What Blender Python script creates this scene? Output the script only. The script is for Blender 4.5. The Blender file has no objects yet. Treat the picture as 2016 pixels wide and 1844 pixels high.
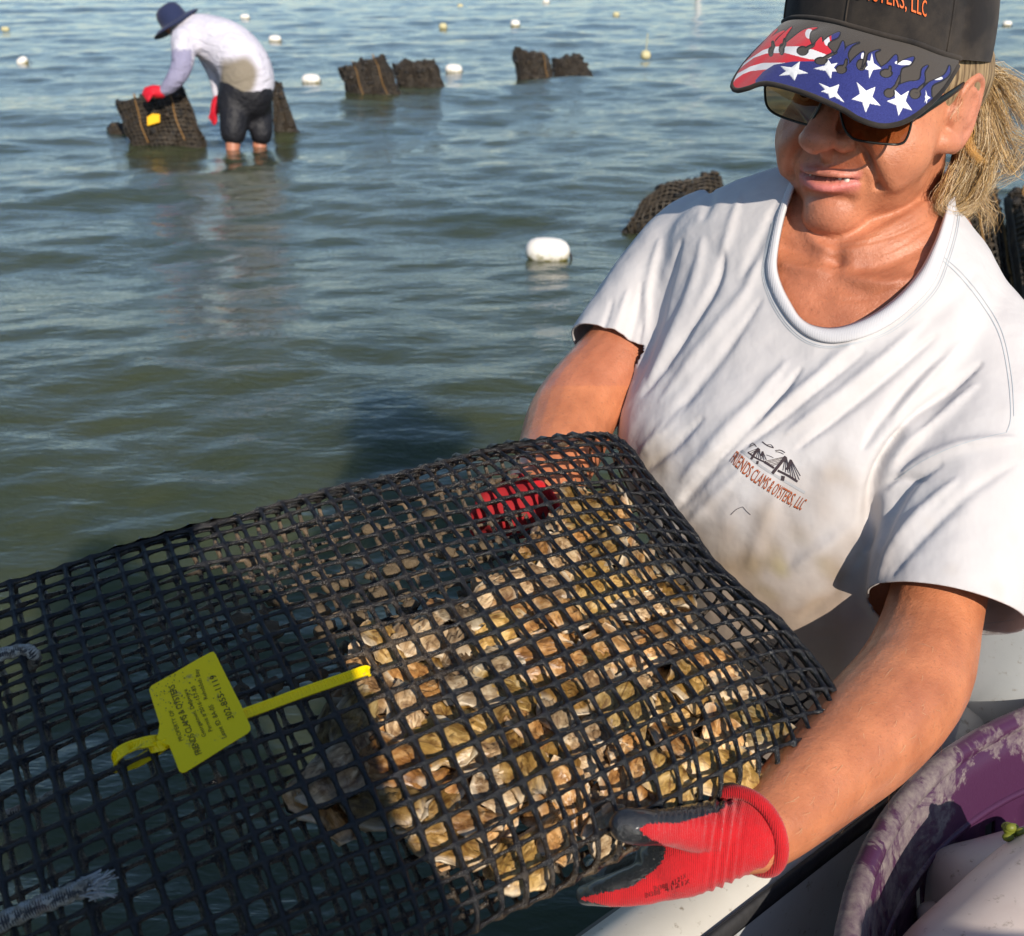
import bpy, bmesh, math, random
import numpy as np
from mathutils import Vector, Matrix, noise, geometry
from mathutils.bvhtree import BVHTree
random.seed(7); RNG = np.random.RandomState(7)
sc = bpy.context.scene; COL = sc.collection
PI = math.pi

# ------------------------------------------------------------------ camera
PITCH = math.radians(24.9); CH = 1.2; F = 2160.0; CU, CV = 1008.0, 922.0
FW = np.array([0, math.cos(PITCH), -math.sin(PITCH)]); UP = np.array([0, math.sin(PITCH), math.cos(PITCH)])
cam_d = bpy.data.cameras.new('camera'); cam = bpy.data.objects.new('camera', cam_d); COL.objects.link(cam)
cam.location = (0, 0, CH); cam.rotation_euler = (PI/2 - PITCH, 0, 0)
cam_d.sensor_width = 36; cam_d.lens = 36*F/2016; cam_d.clip_start = 0.02; cam_d.clip_end = 5000
cam_d.dof.use_dof = True; cam_d.dof.focus_distance = 0.92; cam_d.dof.aperture_fstop = 13
sc.camera = cam
# ------------------------------------------------------------------ light
SUN = np.array([-.345, .884, -.555]); SUN = SUN/np.linalg.norm(SUN)      # the way the light travels
EL = math.asin(-SUN[2]); AZ = math.atan2(-SUN[0], -SUN[1])
w = bpy.data.worlds.new('World'); sc.world = w; w.use_nodes = True
nt = w.node_tree; bg = nt.nodes['Background']
sky = nt.nodes.new('ShaderNodeTexSky'); sky.sky_type = 'NISHITA'; sky.sun_disc = False
sky.sun_elevation = EL; sky.sun_rotation = AZ; sky.air_density = 1.0; sky.dust_density = .35; sky.ozone_density = 3.0
nt.links.new(sky.outputs[0], bg.inputs[0]); bg.inputs[1].default_value = 0.125
sd = bpy.data.lights.new('sun', 'SUN'); so = bpy.data.objects.new('sun', sd); COL.objects.link(so)
sd.energy = 5.0; sd.angle = math.radians(.53); sd.color = (1, .9, .77)
so.rotation_euler = Vector(SUN).to_track_quat('-Z', 'Y').to_euler(); so.location = (2, -6, 4)
sc.view_settings.view_transform = 'Standard'; sc.view_settings.look = 'None'
sc.view_settings.exposure = 0.06; sc.view_settings.gamma = 1; sc.view_settings.use_curve_mapping = False

# ------------------------------------------------------------------ helpers
def P(u, v, z):
    x = (u-CU)/F*z; y = -(v-CV)/F*z
    return np.array([x, 0, CH]) + y*UP + z*FW
def proj(V):
    V = np.asarray(V, float) - np.array([0, 0, CH])
    z = V@FW; return np.stack([CU + F*V[..., 0]/z, CV - F*(V@UP)/z, z], -1)
def zat(v, h=0.0):                      # depth at which the view ray of row v meets the height h
    return (CH-h)/(math.sin(PITCH) + (v-CV)/F*math.cos(PITCH))
def s2l(c):
    if isinstance(c, str): c = [int(c[i:i+2], 16)/255 for i in (0, 2, 4)]
    return tuple(((x/12.92) if x <= .04045 else ((x+.055)/1.055)**2.4) for x in c)
def tag(o, label=None, cat=None, group=None, kind=None):
    if label: o['label'] = label
    if cat: o['category'] = cat
    if group: o['group'] = group
    if kind: o['kind'] = kind
    return o
def empty(name, loc, label=None, cat=None, group=None):
    o = bpy.data.objects.new(name, None); COL.objects.link(o); o.location = tuple(loc); o.empty_display_size = .05
    return tag(o, label, cat, group)
def link(name, me, mats=(), parent=None, smooth=True):
    if not isinstance(mats, (list, tuple)): mats = [mats]
    for m in mats:
        if m and m.name not in [x.name for x in me.materials if x]: me.materials.append(m)
    if smooth: me.polygons.foreach_set('use_smooth', np.ones(len(me.polygons), bool))
    o = bpy.data.objects.new(name, me); COL.objects.link(o)
    if parent:
        o.parent = parent; o.matrix_parent_inverse = Matrix.Translation(Vector(root_loc(parent))).inverted()
    return o
def root_loc(o):
    l = Vector((0, 0, 0))
    while o is not None:
        if o.type == 'EMPTY': l = Vector(o.location); break
        o = o.parent
    return l if o is not None else Vector((0, 0, 0))
def link(name, me, mats=(), parent=None, smooth=True):
    """mesh given in world coordinates; parents are Empties without rotation or meshes under them"""
    if not isinstance(mats, (list, tuple)): mats = [mats]
    for m in mats: me.materials.append(m)
    if smooth and len(me.polygons): me.polygons.foreach_set('use_smooth', np.ones(len(me.polygons), bool))
    o = bpy.data.objects.new(name, me); COL.objects.link(o)
    if parent:
        o.parent = parent
        if parent.type == 'EMPTY': o.location = tuple(-Vector(parent.location))
    return o
def mk(name, V, Fc):
    me = bpy.data.meshes.new(name)
    me.from_pydata([tuple(map(float, p)) for p in V], [], [tuple(int(i) for i in f) for f in Fc]); me.update()
    return me
def mkq(name, V, Q):                    # fast numpy quads
    V = np.asarray(V, np.float32); Q = np.asarray(Q, np.int32)
    me = bpy.data.meshes.new(name); me.vertices.add(len(V)); me.vertices.foreach_set('co', V.ravel())
    n, k = Q.shape; me.loops.add(n*k); me.loops.foreach_set('vertex_index', Q.ravel())
    me.polygons.add(n); me.polygons.foreach_set('loop_start', np.arange(n, dtype=np.int32)*k)
    me.polygons.foreach_set('loop_total', np.full(n, k, np.int32)); me.update(calc_edges=True); me.validate()
    return me
def gridq(nr, nc, closec=False):
    r, c = np.meshgrid(np.arange(nr-1), np.arange(nc if closec else nc-1), indexing='ij'); r = r.ravel(); c = c.ravel(); c2 = (c+1) % nc
    return np.stack([r*nc+c, r*nc+c2, (r+1)*nc+c2, (r+1)*nc+c], -1)
class Geo:
    def __init__(s): s.v = []; s.f = []; s.m = []
    def add(s, V, Fc, mi=0):
        o = len(s.v); s.v += [tuple(p) for p in V]; s.f += [tuple(i+o for i in f) for f in Fc]; s.m += [mi]*len(Fc); return s
    def mesh(s, name):
        me = mk(name, s.v, s.f)
        me.polygons.foreach_set('material_index', np.array(s.m, np.int32)); return me
def ell(c, r, R=None, nu=20, nv=12):
    V = [(0, 0, 1)]
    for i in range(1, nv):
        a = PI*i/nv
        for j in range(nu):
            b = 2*PI*j/nu; V.append((math.sin(a)*math.cos(b), math.sin(a)*math.sin(b), math.cos(a)))
    V.append((0, 0, -1)); V = np.array(V)*np.array(r)
    if R is not None: V = V@np.array(R).T
    V = V+np.array(c); Fc = []
    for j in range(nu): Fc.append((0, 1+j, 1+(j+1) % nu))
    for i in range(nv-2):
        for j in range(nu):
            a = 1+i*nu+j; b = 1+i*nu+(j+1) % nu; Fc.append((a, a+nu, b+nu, b))
    L = len(V)-1; o = 1+(nv-2)*nu
    for j in range(nu): Fc.append((o+j, L, o+(j+1) % nu))
    return V, Fc
def catmull(pts, n):
    pts = np.asarray(pts, float); k = len(pts); t = np.linspace(0, k-1, n); out = []
    for x in t:
        i = min(int(x), k-2); f = x-i
        p0 = pts[max(i-1, 0)]; p1 = pts[i]; p2 = pts[i+1]; p3 = pts[min(i+2, k-1)]
        out.append(.5*((2*p1)+(-p0+p2)*f+(2*p0-5*p1+4*p2-p3)*f*f+(-p0+3*p1-3*p2+p3)*f**3))
    return np.array(out)
def tube(pts, rad, n=12, flat=1.0, up=None, round_ends=True, close=False):
    pts = np.asarray(pts, float); k = len(pts)
    rad = np.full(k, rad, float) if np.isscalar(rad) else np.asarray(rad, float)
    T = np.gradient(pts, axis=0)
    if close: T = np.roll(pts, -1, 0)-np.roll(pts, 1, 0)
    T /= np.linalg.norm(T, axis=1)[:, None]+1e-12
    if round_ends and not close:        # hemispherical ends
        s0 = [pts[0]-T[0]*rad[0]*math.cos(a) for a in (0, .5, 1.0)]; r0 = [rad[0]*math.sin(a)+1e-5 for a in (0.03, .5, 1.0)]
        s1 = [pts[-1]+T[-1]*rad[-1]*math.cos(a) for a in (1.0, .5, 0)]; r1 = [rad[-1]*math.sin(a)+1e-5 for a in (1.0, .5, 0.03)]
        pts = np.concatenate([s0, pts, s1]); rad = np.concatenate([r0, rad, r1]); T = np.concatenate([[T[0]]*3, T, [T[-1]]*3]); k += 6
    u = np.array(up, float) if up is not None else (np.array([0, 0, 1.]) if abs(T[0][2]) < .9 else np.array([1., 0, 0]))
    V = []
    for i in range(k):
        if up is not None: u = np.array(up, float)
        a = u-T[i]*(u@T[i]); a /= np.linalg.norm(a)+1e-12; b = np.cross(T[i], a); u = a
        for j in range(n):
            th = 2*PI*j/n; V.append(pts[i]+rad[i]*(math.cos(th)*a*flat+math.sin(th)*b))
    Fc = []
    for i in range(k if close else k-1):
        i2 = (i+1) % k
        for j in range(n): Fc.append((i*n+j, i*n+(j+1) % n, i2*n+(j+1) % n, i2*n+j))
    if not close: Fc.append(tuple(range(n))[::-1]); Fc.append(tuple((k-1)*n+j for j in range(n)))
    return V, Fc
def chain(pts, rad, n=14, seg=4, **kw):
    pts = np.asarray(pts, float); m = (len(pts)-1)*seg+1
    return tube(catmull(pts, m), catmull(np.asarray(rad, float)[:, None], m)[:, 0], n, **kw)
def rounded(name, V, Fc, bev=.01, seg=2):
    me = mk(name, V, Fc); bm = bmesh.new(); bm.from_mesh(me)
    bmesh.ops.bevel(bm, geom=bm.edges[:], offset=bev, segments=seg, affect='EDGES', profile=.6); bm.to_mesh(me); bm.free(); return me
def evalmods(me, mods):
    o = bpy.data.objects.new('tmp', me); COL.objects.link(o)
    for t, kw in mods:
        m = o.modifiers.new('m', t)
        for a, b in kw.items(): setattr(m, a, b)
    dg = bpy.context.evaluated_depsgraph_get(); dg.update()
    r = bpy.data.meshes.new_from_object(o.evaluated_get(dg)); bpy.data.objects.remove(o); return r
def union(parts, voxel, smooth=4, factor=.5):
    g = Geo()
    for V, Fc in parts: g.add(V, Fc)
    me = mk('u', g.v, g.f); bm = bmesh.new(); bm.from_mesh(me); bmesh.ops.recalc_face_normals(bm, faces=bm.faces); bm.to_mesh(me); bm.free()
    return evalmods(me, [('REMESH', dict(mode='VOXEL', voxel_size=voxel)), ('SMOOTH', dict(factor=factor, iterations=smooth))])
def getv(me):
    a = np.empty(len(me.vertices)*3, np.float32); me.vertices.foreach_get('co', a); return a.reshape(-1, 3).astype(float)
def getn(me):
    a = np.empty(len(me.vertices)*3, np.float32); me.vertices.foreach_get('normal', a); return a.reshape(-1, 3).astype(float)
def setv(me, V): me.vertices.foreach_set('co', np.asarray(V, np.float32).ravel()); me.update()
def fcent(me):
    a = np.empty(len(me.polygons)*3, np.float32); me.polygons.foreach_get('center', a); return a.reshape(-1, 3).astype(float)
def setcol(me, C, name='col'):
    at = me.color_attributes.new(name, 'FLOAT_COLOR', 'POINT'); C = np.asarray(C, np.float32)
    if C.shape[1] == 3: C = np.concatenate([C, np.ones((len(C), 1), np.float32)], 1)
    at.data.foreach_set('color', C.ravel())
def inpoly(pt, poly):
    pt = np.asarray(pt, float); poly = np.asarray(poly, float); x, y = pt[:, 0], pt[:, 1]; c = np.zeros(len(pt), bool); n = len(poly)
    for i in range(n):
        x1, y1 = poly[i]; x2, y2 = poly[(i+1) % n]
        if y1 == y2: continue
        m = ((y1 > y) != (y2 > y)) & (x < (x2-x1)*(y-y1)/(y2-y1)+x1); c ^= m
    return c
def segdist(pt, a, b):
    a = np.asarray(a, float); b = np.asarray(b, float); d = b-a; L = d@d+1e-12
    t = np.clip(((pt-a)@d)/L, 0, 1); return np.linalg.norm(pt-(a+t[:, None]*d), axis=1), t
def polydist(pt, line, closed=False):
    best = np.full(len(pt), 1e9); bt = np.zeros(len(pt)); n = len(line); L = n if closed else n-1
    for i in range(L):
        d, t = segdist(pt, line[i], line[(i+1) % n]); m = d < best; best[m] = d[m]; bt[m] = (i+t[m])/L
    return best, bt
def bvh(me):
    V = [tuple(v.co) for v in me.vertices]; return BVHTree.FromPolygons(V, [tuple(p.vertices) for p in me.polygons])
def cast(tree, u, v, off=.0006):
    o = Vector((0, 0, CH)); d = Vector(P(u, v, 1.0))-o; d.normalize()
    h = tree.ray_cast(o, d)
    if h[0] is None: return None
    n = h[1]
    if n.dot(d) > 0: n = -n
    return np.array(h[0]+n*off)
def decal(g, tree, poly, off=.0006, mi=0, step=4.0):
    """a flat print or patch laid on a surface"""
    pts = []; n = len(poly)
    for i in range(n):
        a = np.array(poly[i], float); b = np.array(poly[(i+1) % n], float); k = max(1, int(np.linalg.norm(b-a)/step))
        for q in range(k): pts.append(a+(b-a)*q/k)
    nb = len(pts); A = np.array(pts); mn = A.min(0); mx = A.max(0)
    X, Y = np.meshgrid(np.arange(mn[0]+step*.5, mx[0], step), np.arange(mn[1]+step*.5, mx[1], step)); G = np.stack([X.ravel(), Y.ravel()], 1)
    if len(G):
        G = G[inpoly(G, A)]
        if len(G): G = G[polydist(G, A, True)[0] > step*.4]
    allp = [Vector(p) for p in A]+[Vector(p) for p in G]
    ov, oe, of = geometry.delaunay_2d_cdt(allp, [], [list(range(nb))], 1, 1e-5)[:3]
    V = []; bad = set()
    for i, p in enumerate(ov):
        h = cast(tree, p[0], p[1], off)
        if h is None: bad.add(i); h = np.zeros(3)
        V.append(h)
    g.add(V, [tuple(f) for f in of if not any(i in bad for i in f)], mi)
def stroke(g, tree, line, wd, off=.0006, mi=0):
    L = np.array(line, float); k = max(2, int(sum(np.linalg.norm(np.diff(L, axis=0), axis=1))/4)+1)
    if len(L) > 2: L = catmull(L, k)
    else: L = np.linspace(L[0], L[1], k)
    T = np.gradient(L, axis=0); T /= np.linalg.norm(T, axis=1)[:, None]+1e-9; N = np.stack([-T[:, 1], T[:, 0]], 1)*wd/2
    V = []; ok = []
    for p, q in zip(L-N, L+N):
        a = cast(tree, *p, off); b = cast(tree, *q, off); ok.append(a is not None and b is not None)
        V += [a if a is not None else np.zeros(3), b if b is not None else np.zeros(3)]
    g.add(V, [(2*i, 2*i+1, 2*i+3, 2*i+2) for i in range(len(L)-1) if ok[i] and ok[i+1]], mi)
_font = {}
def textpolys(s, spacing=1.0):
    """triangles of a line of lettering in unit coordinates (x from 0 to length, y 0 to 1)"""
    c = bpy.data.curves.new('t', 'FONT'); c.body = s; c.resolution_u = 3; c.space_character = spacing
    o = bpy.data.objects.new('t', c); COL.objects.link(o); dg = bpy.context.evaluated_depsgraph_get(); dg.update()
    me = bpy.data.meshes.new_from_object(o.evaluated_get(dg)); bpy.data.objects.remove(o)
    V = getv(me)[:, :2]; Fc = [tuple(p.vertices) for p in me.polygons]
    V = V-np.array([V[:, 0].min(), 0]); V = V/np.array([V[:, 0].max(), .72]); return V, Fc
def textcast(g, tree, s, base, upvec, off=.0008, mi=0, spacing=1.0):
    """base: polyline in the picture of the line's foot; upvec: foot to cap"""
    V, Fc = textpolys(s, spacing); B = catmull(base, 60); L = np.linspace(0, 1, 60)
    X = np.interp(V[:, 0], L, B[:, 0]); Y = np.interp(V[:, 0], L, B[:, 1]); uv = np.stack([X, Y], 1)+V[:, 1:2]*np.array(upvec)
    H = [cast(tree, a, b, off) for a, b in uv]
    g.add([h if h is not None else np.zeros(3) for h in H], [f for f in Fc if all(H[i] is not None for i in f)], mi)

# ------------------------------------------------------------------ materials
def mat(name, col=(.5, .5, .5), rough=.6, spec=.5, metal=0, sss=0, coat=0, ior=1.45, sheen=0):
    m = bpy.data.materials.new(name); m.use_nodes = True; b = m.node_tree.nodes['Principled BSDF']
    b.inputs['Base Color'].default_value = (*col[:3], 1); b.inputs['Roughness'].default_value = rough
    b.inputs['Specular IOR Level'].default_value = spec; b.inputs['Metallic'].default_value = metal; b.inputs['IOR'].default_value = ior
    b.inputs['Coat Weight'].default_value = coat; b.inputs['Sheen Weight'].default_value = sheen
    if sss: b.inputs['Subsurface Weight'].default_value = sss; b.inputs['Subsurface Radius'].default_value = (.012, .004, .0025); b.inputs['Subsurface Scale'].default_value = 1.0
    return m
class N:
    def __init__(s, m): s.m = m; s.t = m.node_tree; s.b = s.t.nodes['Principled BSDF']
    def n(s, ty, **kw):
        x = s.t.nodes.new(ty)
        for k, v in kw.items():
            if k in x.inputs.keys(): x.inputs[k].default_value = v
            else: setattr(x, k, v)
        return x
    def l(s, a, b): s.t.links.new(a, b)
    def co(s, kind='Object', scale=(1, 1, 1), rot=(0, 0, 0)):
        c = s.n('ShaderNodeTexCoord'); mp = s.n('ShaderNodeMapping'); mp.inputs['Scale'].default_value = scale; mp.inputs['Rotation'].default_value = rot
        s.l(c.outputs[kind], mp.inputs[0]); return mp.outputs[0]
    def noise(s, sc_, det=4, rough=.55, dist=0, co=None):
        x = s.n('ShaderNodeTexNoise'); x.inputs['Scale'].default_value = sc_; x.inputs['Detail'].default_value = det; x.inputs['Roughness'].default_value = rough; x.inputs['Distortion'].default_value = dist
        if co is None: co = s.co()
        s.l(co, x.inputs['Vector']); return x.outputs[0]
    def ramp(s, fac, stops, interp='LINEAR'):
        x = s.n('ShaderNodeValToRGB'); x.color_ramp.interpolation = interp; e = x.color_ramp.elements
        while len(e) < len(stops): e.new(.5)
        for i, (p, c) in enumerate(stops):
            e[i].position = p; e[i].color = (*(c if isinstance(c, (tuple, list)) else (c, c, c)), 1)
        s.l(fac, x.inputs[0]); return x.outputs[0]
    def mix(s, f, a, b, mode='MIX'):
        x = s.n('ShaderNodeMix'); x.data_type = 'RGBA'; x.blend_type = mode
        for k, v in ((0, f), (6, a), (7, b)):
            if isinstance(v, (int, float)): x.inputs[k].default_value = v
            elif isinstance(v, tuple): x.inputs[k].default_value = (*v[:3], 1)
            else: s.l(v, x.inputs[k])
        return x.outputs[2]
    def math(s, op, a, b=0.0):
        x = s.n('ShaderNodeMath'); x.operation = op
        for k, v in ((0, a), (1, b)):
            if isinstance(v, (int, float)): x.inputs[k].default_value = v
            else: s.l(v, x.inputs[k])
        return x.outputs[0]
    def attr(s, name='col'):
        x = s.n('ShaderNodeAttribute'); x.attribute_name = name; return x.outputs[0]
    def color(s, c): s.l(c, s.b.inputs['Base Color'])
    def rough(s, c): s.l(c, s.b.inputs['Roughness'])
    def bump(s, h, strength=.3, dist=.002, prev=None):
        x = s.n('ShaderNodeBump'); x.inputs['Strength'].default_value = strength; x.inputs['Distance'].default_value = dist; s.l(h, x.inputs['Height'])
        if prev is not None: s.l(prev, x.inputs['Normal'])
        s.l(x.outputs[0], s.b.inputs['Normal']); return x.outputs[0]

# skin -------------------------------------------------------------
def skin_mat(name, base, wet=.38, blotch=True):
    m = mat(name, base, wet, .5, sss=.07); k = N(m); wt = k.ramp(k.noise(13, 5, .7), [(.42, 0.0), (.62, .55)]); sz_ = k.n('ShaderNodeSeparateXYZ'); k.l(k.n('ShaderNodeTexCoord').outputs['Object'], sz_.inputs[0]); k.l(k.math('MULTIPLY', wt, k.math('LESS_THAN', sz_.outputs[2], .88)), k.b.inputs['Coat Weight']); k.b.inputs['Coat Roughness'].default_value = .24
    c = k.mix(1.0, k.attr(), k.ramp(k.noise(28, 4), [(.3, (.80, .70, .67)), (.7, (1.16, 1.10, 1.07))]), 'MULTIPLY')
    fr = k.ramp(k.noise(380, 2, .5), [(.60, 0.0), (.74, .5)])                           # freckles
    c = k.mix(fr, c, (.30, .115, .06)); k.color(c)
    k.rough(k.ramp(k.noise(55, 3), [(.35, wet-.06), (.7, wet+.14)]))
    h = k.bump(k.noise(210, 5, .7), .55, .0016); vo = k.n('ShaderNodeTexVoronoi'); vo.inputs['Scale'].default_value = 700; k.l(k.co(), vo.inputs['Vector'])
    k.bump(vo.outputs[0], .25, .0005, h); return m
SKIN = skin_mat('skin', (.6, .3, .2))
# cloth ------------------------------------------------------------
def cloth(name, col, bumpsc=1500, b=.25, rough=.85):
    m = mat(name, col, rough, .2, sheen=.15); k = N(m); k.bump(k.noise(bumpsc, 2), b, .0008); return m
SHIRT = mat('white_cotton', (.78, .76, .78), .88, .15, sheen=.1); k = N(SHIRT)
SHIRTK = k
# water ------------------------------------------------------------
WATER = mat('water', (.10, .115, .07), .06, .5, ior=1.33); k = N(WATER)
wc = k.mix(k.ramp(k.noise(.9, 4, .6, .5), [(.35, 0.0), (.7, 1.0)]), (.046, .060, .029), (.070, .080, .036)); k.color(wc)
k.b.inputs['Subsurface Weight'].default_value = 1.0; k.b.inputs['Subsurface Radius'].default_value = (.9, 1.0, .7); k.b.inputs['Subsurface Scale'].default_value = 1.0
h1 = k.noise(5.0, 5, .55, .4, co=k.co(scale=(.55, 1.4, 1), rot=(0, 0, .25)))
h2 = k.noise(22, 3, .6, .3, co=k.co(scale=(.6, 1.3, 1), rot=(0, 0, -.2)))
b1 = k.bump(h1, .42, .028); k.bump(h2, .55, .007, b1)
# plastics, shell, etc. --------------------------------------------
NET = mat('black_plastic_netting', (.012, .013, .016), .3, .6); k = N(NET)
mud = k.attr()
mf = k.math('MULTIPLY', mud, k.ramp(k.noise(120, 5, .7), [(.42, 0.0), (.56, 1.0)]))
k.color(k.mix(mf, (.005, .006, .008), k.mix(k.noise(400, 3), (.10, .065, .035), (.22, .16, .10))))
k.rough(k.mix(mf, (.18, .18, .18), (.42, .42, .42))); h = k.bump(k.noise(520, 4, .75), .8, .0016); k.bump(k.noise(170, 3, .6), .5, .0025, h)
SHELLS = []
def shell_mat(name, a, b, c, d):
    m = mat(name, a, .34, .5); k = N(m); inf = k.n('ShaderNodeObjectInfo')
    va = k.n('ShaderNodeVectorMath'); va.operation = 'ADD'; cm = k.n('ShaderNodeCombineXYZ'); r = k.math('MULTIPLY', inf.outputs['Random'], 37.0)
    k.l(r, cm.inputs[0]); k.l(r, cm.inputs[1]); k.l(k.co(), va.inputs[0]); k.l(cm.outputs[0], va.inputs[1])
    n1 = k.noise(42, 5, .65, 1.5, co=va.outputs[0])
    mp = k.n('ShaderNodeMapping'); mp.inputs['Scale'].default_value = (60, 330, 200); k.l(va.outputs[0], mp.inputs[0])
    n2 = k.noise(1.0, 3, .6, .8, co=mp.outputs[0])
    c1 = k.ramp(n1, [(.3, a), (.48, b), (.6, c), (.72, d)]); c2 = k.mix(k.ramp(n2, [(.47, 0.0), (.66, .75)]), c1, (.10, .042, .014))
    c3 = k.mix(1.0, c2, k.ramp(inf.outputs['Random'], [(0.0, (.36, .33, .30)), (.25, (1.05, .96, .82)), (.5, (.55, .46, .34)), (.75, (1.12, 1.06, .96)), (1.0, (.42, .44, .43))]), 'MULTIPLY'); c3 = k.mix(k.math('MULTIPLY', k.attr('rim'), .8), c3, (.76, .66, .50)); k.color(c3)
    k.rough(k.ramp(n1, [(.3, .22), (.7, .5)])); h = k.bump(n2, .5, .0015); k.bump(k.noise(500, 3), .3, .0008, h); return m
SHELLS.append(shell_mat('oyster_shell_tan', (.13, .055, .018), (.48, .26, .095), (.74, .50, .26), (.84, .70, .48)))
SHELLS.append(shell_mat('oyster_shell_olive', (.10, .055, .016), (.38, .24, .07), (.62, .44, .19), (.80, .66, .42)))
SHELLS.append(shell_mat('oyster_shell_pale', (.13, .08, .045), (.46, .33, .20), (.74, .60, .42), (.88, .80, .66)))
YEL = mat('yellow_plastic', s2l('F0CE00'), .38, .5); k = N(YEL)
k.color(k.mix(k.ramp(k.noise(150, 5, .7), [(.60, 0.0), (.70, .8)]), (.95, .70, .0), (.30, .22, .08))); k.bump(k.noise(300, 3), .15, .001)
INK = mat('black_ink', (.015, .015, .012), .6)
BLKRUB = mat('black_rubber', (.02, .02, .022), .5); k = N(BLKRUB); k.color(k.mix(k.noise(80, 4), (.012, .012, .014), (.05, .05, .052))); k.bump(k.noise(300, 4), .4, .001)
def fbg(name, a, b):
    m = mat(name, a, .35, .5); k = N(m); n1 = k.noise(6, 6, .6); n2 = k.noise(90, 5, .7)
    c = k.mix(k.ramp(n1, [(.35, 0.0), (.7, 1.0)]), a, b); c = k.mix(k.ramp(n2, [(.60, 0.0), (.70, .75)]), c, (.20, .16, .11)); k.color(c)
    k.rough(k.ramp(n1, [(.3, .28), (.7, .5)])); k.bump(n2, .12, .001); return m
HULL = fbg('weathered_hull_gelcoat', (.53, .51, .46), (.62, .60, .55)); HULLIN = fbg('grey_hull_liner', (.36, .38, .39), (.46, .48, .48))
FLOAT = fbg('scuffed_white_float', (.56, .48, .44), (.72, .67, .63)); FLOAT2 = fbg('grey_white_float', (.52, .48, .43), (.6, .56, .51))
GLOVER = mat('red_knit', s2l('C81420'), .8, .25, sheen=.2); k = N(GLOVER)
wv = k.n('ShaderNodeTexWave'); wv.inputs['Scale'].default_value = 260; wv.inputs['Distortion'].default_value = .6; k.l(k.co(), wv.inputs[0])
k.color(k.mix(k.noise(60, 5, .7), (.36, .006, .010), (.70, .014, .022))); h = k.bump(wv.outputs[0], .5, .0012); k.bump(k.noise(900, 2), .5, .001, h)
GLOVEB = mat('black_latex_dip', (.014, .015, .017), .2, .7, coat=.6); k = N(GLOVEB); h = k.bump(k.noise(420, 4, .7), .9, .0016); k.bump(k.noise(130, 3), .4, .002, h)

# ------------------------------------------------------------------ water
def waves(X, Y, amp=1.0):
    Z = np.zeros_like(X); rs = np.random.RandomState(3)
    for i in range(46):
        lam = .16*1.085**i; th = PI/2+.25+rs.normal()*.5; k_ = 2*PI/lam; ph = rs.rand()*6.28
        a = .0030*lam**.72*(.6+.8*rs.rand())
        w1 = np.sin(k_*(X*math.cos(th)+Y*math.sin(th))+ph+.8*np.sin(X*1.3/lam**.5+i)); Z += a*(w1+.25*np.cos(2*(k_*(X*math.cos(th)+Y*math.sin(th))+ph)))
    return Z*amp*.85
ys = [-3.0]
while ys[-1] < 70: ys.append(ys[-1]+max(.022, .0085*abs(ys[-1])))
ys = np.array(ys); nx = 460
tt = np.linspace(-1, 1, nx); GX = np.zeros((len(ys), nx)); GY = np.repeat(ys[:, None], nx, 1)
for i, y in enumerate(ys): GX[i] = tt*(3.0+max(y, 0)*.62)+.3
GZ = waves(GX, GY)*np.clip(1-(GY-35)/34, 0, 1)
V = np.stack([GX, GY, GZ], -1).reshape(-1, 3)
water = link('water', mkq('water', V, gridq(len(ys), nx)), WATER); tag(water, kind='structure')
# the bay out to the horizon, a shade lower so the near sheet lies on it
V = [(-3000, -3000, -.10), (3000, -3000, -.10), (3000, 3000, -.10), (-3000, 3000, -.10)]
far = link('water', mk('water_far', V, [(0, 1, 2, 3)]), WATER, smooth=False); tag(far, kind='structure')

# ------------------------------------------------------------------ buoys
BUOYM = mat('buoy_foam', (.75, .72, .64), .45); k = N(BUOYM)
sx = k.n('ShaderNodeSeparateXYZ'); k.l(k.co(), sx.inputs[0])
alg = k.math('ADD', k.math('MULTIPLY', sx.outputs[2], -9.0), k.noise(30, 4))
k.color(k.mix(k.ramp(alg, [(.5, 0.0), (.85, 1.0)]), (.80, .76, .70), k.mix(k.noise(60, 3), (.34, .28, .05), (.10, .11, .03)))); k.bump(k.noise(90, 4), .3, .004)
BUOYY = mat('buoy_foam_yellowed', (.62, .55, .30), .5); k = N(BUOYY); k.color(k.mix(k.noise(20, 4), (.72, .66, .42), (.38, .33, .14)))
def buoy(u, v, wpx, label, m=BUOYM, aspect=.62, tilt=0, v_h=None):
    z = zat(v+wpx*aspect*.38); r = wpx/2/F*z; c = P(u, v, z); c[2] = r*aspect*.45
    Vv, Fc = [], []
    prof = [(-1, 0.0), (-.985, .22), (-.93, .48), (-.8, .74), (-.55, .93), (-.2, 1.0), (.2, 1.0), (.55, .93), (.8, .74), (.93, .48), (.985, .22), (1, 0.0)]
    n = 20
    for x, q in prof:
        for j in range(n): a = 2*PI*j/n; Vv.append((x*r, q*r*aspect*math.cos(a), q*r*aspect*math.sin(a)))
    for i in range(len(prof)-1):
        for j in range(n): Fc.append((i*n+j, i*n+(j+1) % n, (i+1)*n+(j+1) % n, (i+1)*n+j))
    e = empty('buoy', c, label, 'buoy', 'oyster line buoys floating on the bay'); e.rotation_euler = (0, tilt, 0)
    me = mk('float', Vv, Fc); me.materials.append(m); me.polygons.foreach_set('use_smooth', np.ones(len(me.polygons), bool))
    o = bpy.data.objects.new('float', me); COL.objects.link(o); o.parent = e
    Vv, Fc = tube([(r*.98, 0, 0), (r*1.06, 0, -.01), (r*1.12, 0, -.04), (r*1.3, .02, -.09)], r*.055, 8); me = mk('rope', Vv, Fc); me.materials.append(BLKRUB)
    o = bpy.data.objects.new('rope', me); COL.objects.link(o); o.parent = e
    return e, c, r
buoy(1078, 489, 88, 'large white buoy with yellow green algae rim, nearest one on the water beside her sleeve', tilt=.06)
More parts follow.
